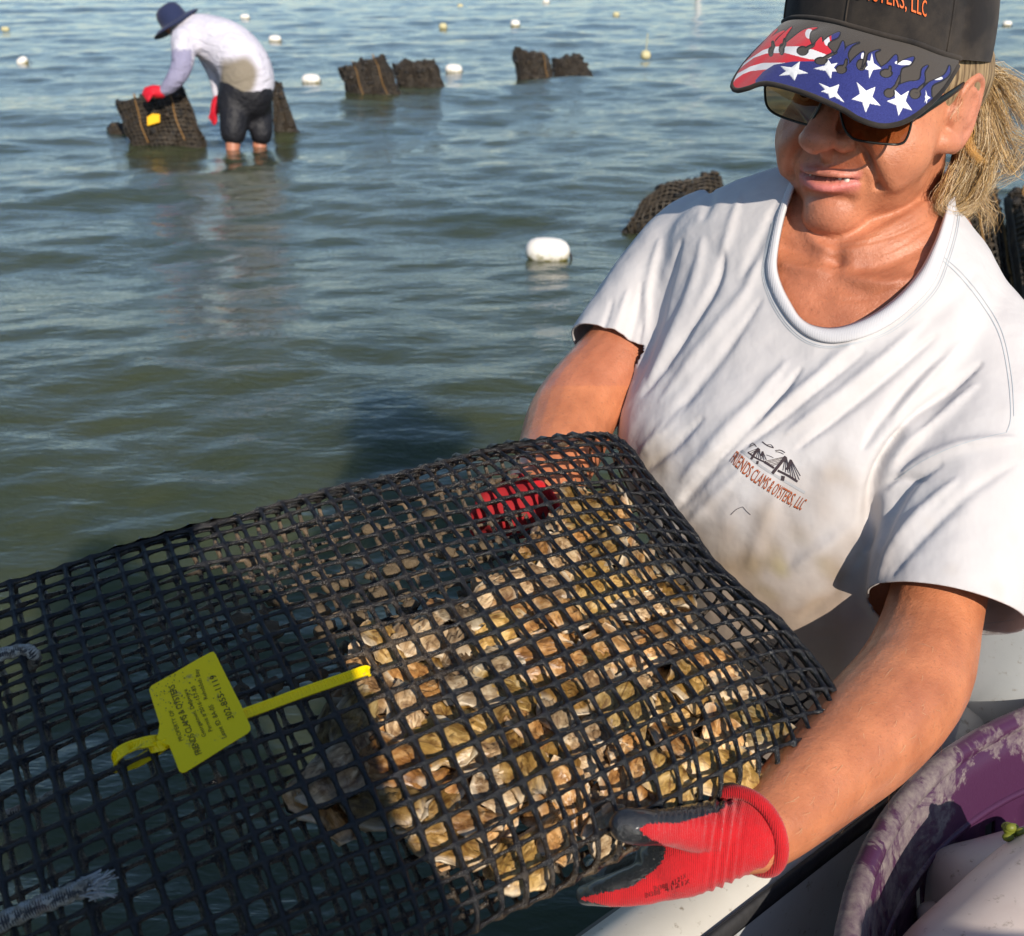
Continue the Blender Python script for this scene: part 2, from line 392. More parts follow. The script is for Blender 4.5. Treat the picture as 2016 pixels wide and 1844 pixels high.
buoy(612, 155, 37, 'white buoy floating between the bending man and the pair of leaning bags')
buoy(893, 135, 34, 'white buoy floating just right of the middle pair of leaning bags', tilt=.05)
buoy(541, 76, 25, 'small cream buoy floating behind the bending man, nearer of the two there')
buoy(482, 33, 19, 'small white buoy above the back of the bending man')
buoy(44, 120, 23, 'white buoy near the left edge of the picture, lower one', tilt=-.5, aspect=.8)
buoy(10, 57, 16, 'small yellowish buoy at the very left edge of the picture', BUOYY)
buoy(872, 51, 16, 'small yellowed buoy above the middle pair of leaning bags', BUOYY, .8)
buoy(1014, 46, 19, 'small round white buoy above the right hand pair of bags', aspect=.85)
buoy(906, 12, 12, 'tiny cream buoy at the top of the picture near its middle', BUOYY, .8)
buoy(1075, 3, 14, 'tiny white buoy cut by the top edge of the picture')
buoy(1213, 28, 13, 'tiny yellowish buoy far off to the left of the cap brim', BUOYY, .8)
e, c, r = buoy(1271, 107, 20, 'yellowed buoy with a thin stick standing up from it', BUOYY, .9)
me = mk('stick', *tube([(0, 0, 0), (.01, 0, .14), (.015, 0, .27)], .006, 6)); me.materials.append(BUOYY); o = bpy.data.objects.new('stick', me); COL.objects.link(o); o.parent = e
buoy(1983, 46, 18, 'small pale buoy just right of the cap crown')
# white marker pole whose reflection streaks down the water
pz = zat(-10); pc = P(1375, -10, pz); pc[2] = -.3
PVC = mat('white_pvc', (.8, .8, .78), .4)
pole = empty('marker_pole', pc, 'tall white marker pole standing in the far water above the frame', 'pole')
link('shaft', mk('shaft', *tube([pc, pc+[0, 0, 3.0]], .11, 14)), PVC, pole)
link('cap', mk('cap', *tube([pc+[0, 0, 3.0], pc+[0, 0, 3.12]], .125, 14)), PVC, pole)

# ------------------------------------------------------------------ standing mesh bags
CAGE = mat('fouled_mesh', (.03, .025, .018), .5); k = N(CAGE)
k.color(k.mix(k.ramp(k.noise(22, 6, .7), [(.45, 0.0), (.75, 1.0)]), (.010, .009, .008), (.10, .068, .038))); k.bump(k.noise(60, 5, .8), .8, .01)
CAGEN = mat('fouled_netting', (.02, .019, .018), .45); k = N(CAGEN); k.color(k.mix(k.noise(30, 5, .7), (.012, .012, .014), (.10, .075, .045)))
ORANGE = mat('orange_cord', (.30, .16, .05), .8)
def cage(quad, thick, label, zs=None, n=(26, 18), straps=(), cell=.03, bulge=.03, seed=0):
    """quad: picture corners TL TR BR BL (foot at the water); each corner gets a real depth"""
    vb = max(quad[2][1], quad[3][1]); zb = zat(vb-11)
    z = zs or (zb*1.015, zb*1.015, zb, zb)
    C = [P(q[0], q[1], zz) for q, zz in zip(quad, z)]
    dn = (C[3]-C[0]); dn2 = (C[2]-C[1]); C[3] = C[3]+dn*.35; C[2] = C[2]+dn2*.35
    nrm = np.cross(C[1]-C[0], C[3]-C[0]); nrm /= np.linalg.norm(nrm)
    if nrm@FW > 0: nrm = -nrm
    e = empty('oyster_bag', (C[2]+C[3])/2, label, 'mesh bag', 'mesh oyster bags standing in the water')
    rs = np.random.RandomState(seed+5)
    def surf(s, t, side):
        p = (1-s)*(1-t)*C[0]+s*(1-t)*C[1]+s*t*C[2]+(1-s)*t*C[3]
        b = (1-abs(2*s-1)**3)*(1-abs(2*t-1)**3); w_ = .006*math.sin(s*17+seed)+.008*math.sin(t*13+s*9+seed)
        w2 = .022*noise.noise(Vector((s*5+seed*3, t*4, side*2)))+.010*noise.noise(Vector((s*14+seed, t*11, side)))
        p = p+dn/np.linalg.norm(dn)*.030*noise.noise(Vector((s*7+seed, .3, 2)))*(1-t)+(C[1]-C[0])*.05*noise.noise(Vector((t*5, seed, 1)))*(abs(2*s-1)**3)
        return p+nrm*side*(thick*.5*(.25+.75*b**.5)+w_*b+w2)+dn/np.linalg.norm(dn)*(-.012*math.sin(s*11+seed*2)*(1-t))
    W_ = np.linalg.norm(C[1]-C[0]); H_ = np.linalg.norm(C[3]-C[0]); ns = max(10, int(W_/cell)); ntt = max(8, int(H_/cell))
    g = Geo(); a, b = ns*2, ntt*2
    for side in (1, -1):
        V = [surf(i/a, j/b, side*.85)+nrm*side*(-.002+.030*noise.noise(Vector((i*.45+seed, j*.45, side)))+.014*noise.noise(Vector((i*1.3+seed, j*1.3, side)))) for i in range(a+1) for j in range(b+1)]
        Fc = [(i*(b+1)+j, (i+1)*(b+1)+j, (i+1)*(b+1)+j+1, i*(b+1)+j+1) for i in range(a) for j in range(b)]; g.add(V, Fc)
    for (s0, t0, s1, t1) in ((0, 0, 1, 0), (0, 0, 0, 1), (1, 0, 1, 1)):
        K = 20; V = []
        for q in range(K+1):
            s = s0+(s1-s0)*q/K; t = t0+(t1-t0)*q/K; V += [surf(s, t, .9), surf(s, t, -.9)]
        g.add(V, [(2*q, 2*q+1, 2*q+3, 2*q+2) for q in range(K)])
    link('fouling', g.mesh('fouling'), CAGE, e)
    g = Geo()
    for side in (1, -1):
        for i in range(ns+1): g.add(*tube([surf(i/ns, q/14, side)+nrm*side*.004 for q in range(15)], .0042, 4, round_ends=False))
        for j in range(ntt+1): g.add(*tube([surf(q/14, j/ntt, side)+nrm*side*.004 for q in range(15)], .0042, 4, round_ends=False))
    link('netting', g.mesh('netting'), CAGEN, e); gc = Geo()
    for q in range(34):                  # clumps of growth
        s = rs.rand(); t = rs.rand()**1.6; r_ = rs.uniform(.008, .022)*cell/.03; Vv, Fc = ell(surf(s, t, 1)+nrm*.004, (r_*1.4, r_, r_), nu=8, nv=6); Vv = np.array([x+r_*.5*np.array(noise.noise_vector(Vector(x*60))) for x in Vv]); gc.add(Vv, Fc)
    tag(link('growth', gc.mesh('growth'), CAGE, e), kind='stuff')
    for s0 in straps:
        pts = [surf(s0+.02*math.sin(q), q/6*.8, 1)+nrm*.014 for q in range(7)]
        pts = [pts[0]-nrm*.03+np.array([0, 0, .02]), pts[0]+np.array([0, 0, .035])]+pts; link('strap', mk('strap', *tube(catmull(pts, 24), .0038, 6)), ORANGE, e)
    return e, surf, nrm
c1, s1, n1_ = cage([(231, 206), (361, 172), (402, 280), (259, 289)], .18, 'dark mesh bag with a yellow tag gripped by the bending man', straps=(.28, .78), seed=1)
tg = Geo(); q0 = s1(.46, .52, 1)+n1_*.03
ax = (s1(.6, .5, 1)-s1(.4, .5, 1)); ax /= np.linalg.norm(ax); ay = np.cross(n1_, ax)
tg.add([q0+ax*a*.045+ay*b*.04+n1_*c_ for c_ in (0, .006) for a, b in ((-1, -1), (1, -.7), (1.1, .9), (0, 1.3), (-.9, .8))], [(0, 1, 2, 3, 4), (9, 8, 7, 6, 5), (0, 5, 6, 1), (1, 6, 7, 2), (2, 7, 8, 3), (3, 8, 9, 4), (4, 9, 5, 0)])
YEL2 = mat('orange_yellow_tag', (.9, .50, .02), .5); link('tag', tg.mesh('tag'), YEL2, c1, smooth=False)
cage([(538, 168), (553, 170), (582, 249), (540, 252)], .16, 'brown mesh bag half hidden behind the bending man', seed=2, zs=(8.6, 8.6, 8.5, 8.5))
cage([(214, 256), (250, 252), (262, 274), (216, 272)], .10, 'low dark bag corner poking out of the water left of the yellow tagged bag', seed=3)
cage([(668, 138), (759, 113), (790, 190), (691, 203)], .18, 'dark mesh bag leaning left, left one of the middle pair', straps=(.3, .75), seed=4)
cage([(772, 128), (856, 123), (877, 176), (790, 190)], .18, 'dark mesh bag with pale fouling, right one of the middle pair', seed=5)
cage([(1009, 101), (1078, 113), (1090, 160), (1021, 166)], .20, 'dark mesh bag with an orange corner, left one of the far pair', straps=(.8,), seed=6)
cage([(1086, 122), (1142, 113), (1164, 148), (1092, 158)], .18, 'smaller dark mesh bag, right one of the far pair', seed=7)
cage([(1275, 410), (1420, 362), (1440, 445), (1240, 458)], .30, 'dark mesh bag in the water behind her right shoulder', cell=.022, seed=8)
cage([(1880, 430), (1958, 372), (2000, 600), (1905, 590)], .22, 'olive mesh bag with yellow straps behind her left shoulder', straps=(.35, .85), cell=.022, seed=9, zs=(4.4, 4.4, 4.3, 4.3))
cage([(1985, 392), (2080, 370), (2110, 640), (2015, 640)], .22, 'dark mesh bag at the right edge behind her left shoulder', straps=(.2,), cell=.022, seed=10, zs=(4.2, 4.2, 4.1, 4.1))

# ------------------------------------------------------------------ bending man far off
MZ = 7.9
def Q(u, v, dz=0.0): return P(u, v, MZ+dz)
mp_ = MZ/F
man = empty('person', Q(478, 285), 'person in a white long sleeved shirt, navy hat and black shorts bending over a bag', 'person')
SKINM = mat('sunburnt_skin', (.42, .17, .10), .5)
parts = [chain([Q(484, 180), Q(480, 140), Q(450, 95), Q(400, 72), Q(372, 64)], [32*mp_, 40*mp_, 40*mp_, 33*mp_, 24*mp_], 16),
         ell(Q(340, 42), (24*mp_, 26*mp_, 27*mp_)), chain([Q(372, 64), Q(350, 50)], [17*mp_, 15*mp_], 12),
         chain([Q(362, 80, -.12), Q(358, 130, -.16), Q(340, 165, -.15), Q(316, 182, -.12)], [23*mp_, 18*mp_, 14*mp_, 9*mp_], 12),
         chain([Q(400, 95, .16), Q(425, 150, .2), Q(430, 205, .16)], [18*mp_, 14*mp_, 9*mp_], 12),
         ell(Q(482, 196), (32*mp_, 28*mp_, 24*mp_)),
         chain([Q(464, 212, .02), Q(459, 242, -.01), Q(458, 310, 0)], [14*mp_, 16*mp_, 14*mp_], 12),
         chain([Q(505, 190, .16), Q(512, 235, .16), Q(510, 310, .16)], [19*mp_, 17*mp_, 14*mp_], 12)]
body_m = union(parts, .022, 3); Vb = getv(body_m); pj = proj(Vb)
link('body', body_m, SKINM, man)
RASH = mat('white_rash_guard', (.72, .70, .76), .8); k = N(RASH); k.color(k.attr()); k.bump(k.noise(7, 4, .6, .5, co=k.co(scale=(1, 1, 2.2), rot=(0, .6, 0))), .7, .06)
def layer(name, parts, m, off, colf=None, voxel=.02, parent=man):
    me = union(parts, voxel, 3)
    if colf: V = getv(me); setcol(me, colf(V, proj(V)))
    return link(name, me, m, parent)
def rashcol(V, pj):
    C = np.tile([.60, .58, .66], (len(V), 1)); u, v = pj[:, 0], pj[:, 1]
    d = np.sqrt(((u-470)/38)**2+((v-150)/46)**2); n = np.array([noise.noise(Vector(p*9)) for p in V]); m_ = np.clip((1.15-d+n*.35)*2.2, 0, 1)[:, None]*.95
    C = C*(1-m_)+np.array([.21, .175, .12])*m_
    a = ((u < 378) & (v > 98))[:, None]*1.0; C = C*(1-a*.9)+np.array([.24, .23, .36])*a*.9  # bluish shading of the front sleeve, painted into the shirt colour
    return C
o_ = 1.07
layer('shirt', [chain([Q(487, 166), Q(481, 132), Q(450, 95), Q(400, 72), Q(366, 62)], [54*mp_, 53*mp_, 51*mp_, 43*mp_, 32*mp_], 16),
                chain([Q(362, 80, -.12), Q(358, 130, -.16), Q(340, 163, -.15), Q(324, 178, -.13)], [26*mp_, 21*mp_, 17*mp_, 12*mp_], 12),
                chain([Q(400, 95, .16), Q(425, 150, .2), Q(429, 192, .17)], [20*mp_, 16*mp_, 11*mp_], 12)], RASH, 0, rashcol)
SHORTS = mat('black_wet_shorts', (.008, .008, .012), .6); k = N(SHORTS); k.bump(k.noise(9, 4, .6), .6, .05)
layer('shorts', [ell(Q(484, 184), (54*mp_, 46*mp_, 52*mp_)), chain([Q(460, 196, -.02), Q(461, 234, -.02), Q(459, 262, -.02)], [34*mp_, 29*mp_, 26*mp_], 14),
                 chain([Q(506, 196, .12), Q(512, 234, .12), Q(514, 264, .12)], [30*mp_, 26*mp_, 23*mp_], 14)], SHORTS, 0)
RG = mat('red_glove_far', s2l('C8142A'), .7)
gl = []
for (a, b, c_, d) in (((316, 182), (302, 180), (290, 178), -.12), ((430, 200), (426, 212), (420, 224), .15)):
    pp = [chain([Q(*a, d), Q(*b, d), Q(*c_, d)], [12*mp_, 12*mp_, 7*mp_], 10)]
    for q in range(4): pp.append(chain([Q(*b, d), Q(c_[0]-4+q*3, c_[1]+2+q*4, d-.02*q), Q(c_[0]-8+q*3, c_[1]+9+q*4, d-.02*q)], [4*mp_, 3.6*mp_, 2.8*mp_], 8))
    link('glove', union(pp, .008, 1), RG, man)
HATM = cloth('navy_cloth', (.020, .028, .075), 200, .3)
hx = np.array([.93, 0, 0])+np.array(UP)*.36; hx /= np.linalg.norm(hx); hn = np.cross(hx, FW); hn = hn/np.linalg.norm(hn); hn *= np.sign(hn[2]); hd = np.cross(hn, hx)
hc = Q(343, 42); n = 36; V = []; prof = [(0.0, 33), (14, 32), (23, 27), (27, 17), (28, 6), (29, 0), (40, -3), (52, -7), (52, -9), (28, -3)]
hr = Matrix.Rotation(math.radians(-38), 3, Vector(FW)); 
for (r_, h_) in prof:
    for j in range(n):
        a = 2*PI*j/n; x = r_*math.cos(a)*mp_*(1.0); y = r_*math.sin(a)*mp_; z = (h_+(2.5*math.sin(2*a+.5) if r_ > 35 else 0))*mp_
        p = Vector(np.array([1, 0, 0])*x+np.array([0, 1, 0])*y+np.array([0, 0, 1])*z); p.rotate(Matrix.Rotation(math.radians(-32), 3, 'Y')); V.append(np.array(p)+hc)
me = mkq('sun_hat', V, gridq(len(prof), n, True)); link('sun_hat', me, HATM, man)

# ------------------------------------------------------------------ the big oyster bag
ctrl = []
r0 = [20.5,75.6,127.4,180.7,230.7,280.6,329,375.5,423,466.8,511.6,555,597.5,638.5,679.5,720.5,759,797.5,836,873.4,909,945,979.7,1013,1043.8,1077,1107.9,1138.6,1166.8]
q0 = [1149,1134,1118.6,1103,1089,1076,1062,1052,1037,1023.5,1009.4,995,985,973.5,964,953,943,932,923,915,904,897,889.7,882,878,871.7,868,864,860]
for j, (u, v) in enumerate(zip(r0, q0)): ctrl.append((0, j, u, v))
for i, (u, v) in {5:(104,1281),9:(150,1448),10:(164,1492),11:(180,1544),12:(199,1596),13:(211,1647),14:(227,1699),15:(244,1755),16:(260,1814)}.items(): ctrl.append((i, 1, u, v))
for i, (u, v) in {5:(481,1162),10:(564,1331),12:(610,1429),13:(626,1473),14:(648,1517),15:(670,1571),16:(695,1629),17:(714,1686),18:(736,1744),19:(755,1796),20:(772,1845)}.items(): ctrl.append((i, 8, u, v))
ctrl += [(10,2,228,1466),(10,3,290,1441)]
for j, (u, v) in zip(range(9, 26), [(773,1660),(831,1634),(880,1614),(931,1585),(985,1557),(1026,1537),(1074,1514),(1121,1496),(1164,1475),(1208,1457),(1248,1439.5),(1290,1421),(1330,1404),(1367,1383),(1405,1368),(1442,1353),(1475,1341)]): ctrl.append((17, j, u, v))
ctrl += [(18,13,1003,1616),(19,13,1018,1667),(20,13,1033,1719),(18,16,1140,1547),(19,16,1156,1599),(20,16,1163,1646),(18,17,1184,1526),(19,17,1199,1578),
 (18,24,1463,1395),(19,24,1480,1444),(20,24,1491,1489),
 (5,17,893,1053),(10,17,1000,1208),(13,17,1070,1314),(5,24,1140,975),(10,24,1252,1105),(13,24,1335,1215),(5,28,1262,975),(10,28,1385,1110),(13,28,1455,1195),(17,28,1568,1318)]
ctrl = np.array(ctrl, float)
def basis(i, j, d=4):
    x = np.asarray(i, float)/10-1; y = (np.asarray(j, float)-14)/14
    return np.stack([x**a*y**b for a in range(d+1) for b in range(d+1) if a+b <= 5], -1)
Bs = basis(ctrl[:, 0], ctrl[:, 1]); lam = 1e-3*np.eye(Bs.shape[1])
cu = np.linalg.solve(Bs.T@Bs+lam, Bs.T@ctrl[:, 2]); cv = np.linalg.solve(Bs.T@Bs+lam, Bs.T@ctrl[:, 3])
zp = [1.067, -.319, -1.447, .019, .021, .003]
def top0(i, j):
    """undisturbed top sheet at row i, column j"""
    i = np.asarray(i, float); j = np.asarray(j, float); b = basis(i, j); u = b@cu; v = b@cv
    du = (u-CU)/F; dv = -(v-CV)/F; z = 1/(zp[0]+zp[1]*du+zp[2]*dv)+zp[3]*(i/10-1)**2+zp[4]*(j/14-1)**2+zp[5]*(i/10-1)*(j/14-1)
    return np.array([0, 0, CH])+(du*z)[..., None]*np.array([1, 0, 0])+(dv*z)[..., None]*UP+z[..., None]*FW
JL, JR, IB = -7, 28.4, 20.0
def top(i, j):
    i = np.asarray(i, float); j = np.asarray(j, float); ic = np.clip(i, 0, IB); jc = np.clip(j, -1, JR)
    p = top0(ic, jc); e = .25
    if np.any(j < -1): d = (top0(ic, jc*0-1)-top0(ic, jc*0-1+1)); p = p+np.where(j < -1, -1-j, 0)[..., None]*d
    return p
def nrm_(i, j):
    a = top(i+.2, j)-top(i-.2, j) if np.ndim(i) == 0 else top(np.clip(i, .3, IB-.3)+.2, j)-top(np.clip(i, .3, IB-.3)-.2, j)
    jj = np.clip(j, -5, JR-.4); b = top(i, jj+.2)-top(i, jj-.2); n_ = np.cross(b, a); n_ /= np.linalg.norm(n_, axis=-1)[..., None]
    s = np.sign(n_[..., 2])[..., None]; return n_*s
def thick(i, j):
    """depth of the bag below its top sheet"""
    i = np.asarray(i, float); j = np.asarray(j, float)
    full = .046+.030*np.clip((j-8)/14, 0, 1); q = np.clip(i/20, 0, 1); return full*(.40+.60*np.sin(PI*q)**.75)
RIM = 2.0                                # rows taken by each rolled edge
NT = 20
def bagpt(k_, j):
    """k_ runs once round the bag: 0..20 top, then the near rolled edge, the bottom sheet back, the far rolled edge"""
    j = np.asarray(j, float); k_ = np.asarray(k_, float)
    jj = np.minimum(j, JR); over = np.maximum(j-JR, 0)
    th = None
    pitch = .0182
    # the closed end: thickness shrinks and the sheets curve together
    A = np.clip(over/4.5*PI/2, 0, PI/2)
    L1 = NT; L2 = NT+RIM; L3 = NT*2+RIM; L4 = NT*2+2*RIM
    k_ = np.mod(k_, L4)
    i = np.where(k_ <= L1, k_, np.where(k_ <= L2, NT, np.where(k_ <= L3, NT-(k_-L2), 0)))
    rr = thick(i, jj)/2; half = rr*np.cos(A)+.002; outw = .034*np.sin(A)
    phi = np.where(k_ <= L1, 0, np.where(k_ <= L2, (k_-L1)/RIM*PI, np.where(k_ <= L3, PI, PI+(k_-L3)/RIM*PI)))
    p = top(i, jj); n_ = nrm_(i, jj)
    di = top(np.clip(i, .5, IB-.5)+.3, jj)-top(np.clip(i, .5, IB-.5)-.3, jj); di = di/np.linalg.norm(di, axis=-1)[..., None]
    dj = top(i, np.minimum(jj, JR))-top(i, np.minimum(jj, JR)-.5); dj = dj/np.linalg.norm(dj, axis=-1)[..., None]
    c = p-n_*rr[..., None]
    return c+n_*(half*np.cos(phi))[..., None]+di*(half*np.sin(phi))[..., None]*.95+dj*outw[..., None]
KN = int(round(NT*2+2*RIM)) ; KSC = (NT*2+2*RIM)/KN
js = np.arange(JL, 34); NJ = len(js)
# a sheet of cells with rounded openings, plumped strands: longitudinal rows low, cross strands proud
SUBS = 12
def lattice(k0, k1, jlist, pt, hcol=.0025, hrow=.0017, ww=.0016, nfun=None, seed=1, rnd=.30):
    V = []; Fq = []; Cc = []; rs = np.random.RandomState(seed)
    ang = (np.arange(SUBS)+.5)*2*PI/SUBS
    # outline of a cell (square) and its opening (superellipse), in cell units -0.5..0.5
    sqx = np.cos(ang); sqy = np.sin(ang); m = np.maximum(abs(sqx), abs(sqy)); ox = .5*sqx/m; oy = .5*sqy/m
    wgt = ww/.0182
    ex = 6.5; rr = (abs(sqx)**ex+abs(sqy)**ex)**(-1/ex)
    K, J = np.meshgrid(np.arange(k0, k1), np.array(jlist)[:-1], indexing='ij'); K = K.ravel(); J = J.ravel(); n = len(K)
    jit = rs.rand(n, 1)*.012
    ix = (.5-wgt*1.05-jit)*rr*sqx; iy = (.5-wgt*.85-jit)*rr*sqy            # opening
    mx = ix+(ox-ix)*.38; my = iy+(oy-iy)*.38
    O = np.repeat(ox[None], n, 0); OY = np.repeat(oy[None], n, 0)
    rings = []
    for (x, y, lev) in ((O, OY, 1.0), (mx, my, .82), (ix, iy, 0.0), (mx, my, -.82), (O, OY, -1.0)):
        kk = (K[:, None]+.5+y)*KSC; jj = J[:, None]+.5+x
        p = pt(kk, jj); n_ = nfun(kk, jj)
        col_ = np.clip((abs(x)-.30)/.20, 0, 1); row_ = np.clip((abs(y)-.30)/.20, 0, 1)
        hh = np.maximum(hcol*col_, hrow*row_)+.0006*col_*row_
        rings.append(p+n_*(hh*lev+(.0012 if lev > 0 else 0)*col_*0)[..., None])
    R = np.stack(rings, 1)                # n,5,SUBS,3
    V = R.reshape(-1, 3); base = (np.arange(n)*5*SUBS)[:, None, None]; a = np.arange(4)[None, :, None]*SUBS; s = np.arange(SUBS)[None, None, :]; s2 = (s+1) % SUBS
    Qd = np.stack([base+a+s, base+a+s2, base+a+SUBS+s2, base+a+SUBS+s], -1).reshape(-1, 4)
    return V, Qd
def bagn(kk, jj):
    e = .15; a = bagpt(kk+e, jj)-bagpt(kk-e, jj); b = bagpt(kk, jj+e)-bagpt(kk, jj-e); n_ = np.cross(b, a); n_ /= np.linalg.norm(n_, axis=-1)[..., None]+1e-9; return n_
_pt = bagpt
def bagw(kk, jj):                        # slight unevenness of the soft sheet
    p = _pt(kk, jj); w_ = .0012*np.sin(kk*.9+jj*.37)+.0010*np.sin(jj*.8-kk*.45+1)+.0005*np.sin(kk*2.1+jj*1.7)
    return p+bagn(kk, jj)*w_[..., None]
bag = empty('oyster_bag', top(10., 14.), 'big black plastic mesh bag full of oysters held by the woman in front', 'mesh bag')
V, Qd = lattice(0, KN, js, bagw, nfun=bagn)
me = mkq('netting', V, Qd)
# weld the shared borders so the sheet is one piece
bm = bmesh.new(); bm.from_mesh(me); bmesh.ops.remove_doubles(bm, verts=bm.verts, dist=.00012); bmesh.ops.recalc_face_normals(bm, faces=bm.faces); bm.to_mesh(me); bm.free()
Vn = getv(me); pj = proj(Vn); tn = nrm_(np.float64(10.), np.float64(14.)); c0 = top(10., 14.)
below = ((Vn-c0)@tn) < -.03
mudm = np.exp(-(((pj[:, 0]-640)/260)**2+((pj[:, 1]-1090)/150)**2))*np.where(below, 1.0, 0.12)+np.exp(-(((pj[:, 0]-760)/120)**2+((pj[:, 1]-1290)/90)**2))*.55+np.where(below, .5, .0)+np.exp(-(((pj[:, 0]-1130)/230)**2+((pj[:, 1]-1720)/70)**2))*.3+np.exp(-(((pj[:, 0]-1000)/200)**2+((pj[:, 1]-950)/60)**2))*.2
setcol(me, np.repeat(np.clip(mudm, 0, 1)[:, None], 3, 1))
tag(link('netting', me, NET, bag), kind='stuff')
# clods of mud caught in the lower sheet
MUD = mat('brown_mud', (.13, .095, .055), .4); k = N(MUD); k.color(k.mix(k.noise(180, 5, .7), (.07, .048, .026), (.24, .18, .11))); k.bump(k.noise(260, 5, .8), .9, .003)
g = Geo(); rs = np.random.RandomState(11)
for q in range(120):
    i = rs.uniform(.5, 9.5); j = rs.uniform(5, 21)
    if rs.rand() > math.exp(-((i-4.5)/3.6)**2-((j-12.5)/6.5)**2)*1.2: continue
    kb = NT+RIM+(NT-i); p = bagpt(np.float64(kb), np.float64(round(j)+rs.uniform(-.3, .3))); r_ = rs.uniform(.003, .0075)
    Vv, Fc = ell(p+rs.normal(size=3)*.002, (r_*1.3, r_, r_*.8), nu=9, nv=7); Vv = np.array([x+.0022*np.array(noise.noise_vector(Vector(x*260))) for x in Vv]); g.add(Vv, Fc)
tag(link('mud', g.mesh('mud'), MUD, bag), kind='stuff')

# ------------------------------------------------------------------ oysters
def oyster_mesh(seed, L=.052, W=.034, T=.0115):
    rs = np.random.RandomState(seed); nu, nv = 22, 9; V = []; Fc = []
    ph = rs.rand(6)*6.28
    def outline(a):
        x = math.cos(a); y = math.sin(a); r_ = 1+.07*math.sin(2*a+ph[0])+.05*math.sin(3*a+ph[1])+.045*math.sin(7*a+ph[2])+.03*math.sin(11*a+ph[3])
        return x*L/2*r_*(1.0), y*W/2*r_*(1-.38*x)
    for side in (1, -1):
        off = len(V)
        for i in range(nv):
            s = 1-i/(nv-1)
            for j in range(nu):
                a = 2*PI*j/nu; x, y = outline(a); cx = -.15*L
                px = cx+(x-cx)*s; py = y*s
                h = T*(.62 if side > 0 else .42)*(1-s**2.6)+.0015*math.sin(s*30+ph[4]+1.2*math.sin(a*3))*(s > .12)+.0022*noise.noise(Vector((px*90+seed, py*90, side)))
                rid = .0012*math.sin(a*9+ph[5])*s*(1 if side > 0 else .5)
                fr = .003*math.sin(5*a+ph[1])*s**3
                V.append((px, py, side*(h+rid)+fr))
        for i in range(nv-1):
            for j in range(nu):
                q = (off+i*nu+j, off+i*nu+(j+1) % nu, off+(i+1)*nu+(j+1) % nu, off+(i+1)*nu+j); Fc.append(q if side > 0 else q[::-1])
        Fc.append(tuple(off+(nv-1)*nu+j for j in range(nu)))
    for j in range(nu): Fc.append((j, nu*nv+j, nu*nv+(j+1) % nu, (j+1) % nu))
    me = mk('oyster', V, Fc); n1_ = nu*nv; rim = np.array([max(0, 1-((i % n1_)//nu)/1.6)*(.5+.5*math.sin((i % nu)*1.3+ph[0])) for i in range(len(V))]); setcol(me, np.repeat(rim[:, None], 3, 1), 'rim'); return me
OYM = []
for s_ in range(9):
    me = oyster_mesh(s_+3, .052+.008*math.sin(s_*2.1), .033+.006*math.cos(s_*1.7)); me.materials.append(SHELLS[s_ % 3]); me.polygons.foreach_set('use_smooth', np.ones(len(me.polygons), bool)); OYM.append(me)
OPOLY = [(600,1480),(640,1400),(672,1340),(740,1250),(800,1220),(870,1180),(960,1120),(1040,1065),(1060,1010),(1120,975),(1190,935),(1230,975),(1290,1040),(1330,1100),(1390,1220),(1450,1290),(1520,1350),(1530,1420),(1500,1490),(1440,1550),(1340,1600),(1240,1640),(1180,1680),(1060,1700),(980,1680),(860,1655),(800,1640),(760,1610),(700,1575),(630,1580),(600,1530)]
# picture position of the top sheet on a fine grid: lets an oyster be dropped where the pile lies
IG, JG = np.meshgrid(np.arange(.6, 20, .22), np.arange(6, 28.6, .22), indexing='ij'); PG = top(IG, JG); pjg = proj(PG).reshape(-1, 3)
ins = inpoly(pjg[:, :2], OPOLY); dedge = polydist(pjg[:, :2], OPOLY, True)[0]; PI_, PJ_ = IG.ravel()[ins], JG.ravel()[ins]; DE = dedge[ins]
rs = np.random.RandomState(21); placed = []; cnt = 0
def rotq(n_, yaw, tilt, ta):
    n_ = Vector(n_); q = n_.to_track_quat('Z', 'X').to_matrix() @ Matrix.Rotation(ta, 3, 'Z') @ Matrix.Rotation(tilt, 3, 'X') @ Matrix.Rotation(yaw, 3, 'Z'); return q
OYL = 'tan and cream oyster with ruffled brown bands in the pile inside the black mesh bag'
for lay, (depth, want, mind) in enumerate(((.0125, 94, .0232), (.0250, 84, .0235), (.039, 60, .026))):
    loc = []; tries = 0
    while len(loc) < want and tries < 6000:
        tries += 1; q = rs.randint(len(PI_)); i, j = PI_[q], PJ_[q]
        if DE[q] < 12+lay*6: continue
        th = float(thick(i, j)); dd = depth+rs.uniform(-.0008, .0045)
        if dd > th-.012 or (j > 27.3): continue
        n_ = nrm_(np.float64(i), np.float64(j)); p = top(np.float64(i), np.float64(j))-n_*dd
        if any(np.linalg.norm(p-x) < mind for x in loc): continue
        loc.append(p); tl = rs.normal()*.42 if rs.rand() < .75 else rs.uniform(.8, 1.25)
        if lay == 0: tl = max(-.34, min(.34, tl*.75))
        o = bpy.data.objects.new('oyster', OYM[rs.randint(9)]); COL.objects.link(o)
        M = rotq(n_, rs.uniform(0, 6.28), tl, rs.uniform(0, 6.28)).to_4x4(); s_ = rs.uniform(.85, 1.25)*(1 if abs(tl) < .6 else .52); M = Matrix.Translation(Vector(p)) @ M @ Matrix.Scale(s_, 4)
        o.matrix_world = M; tag(o, OYL, 'oyster', 'oysters piled inside the mesh bag'); cnt += 1

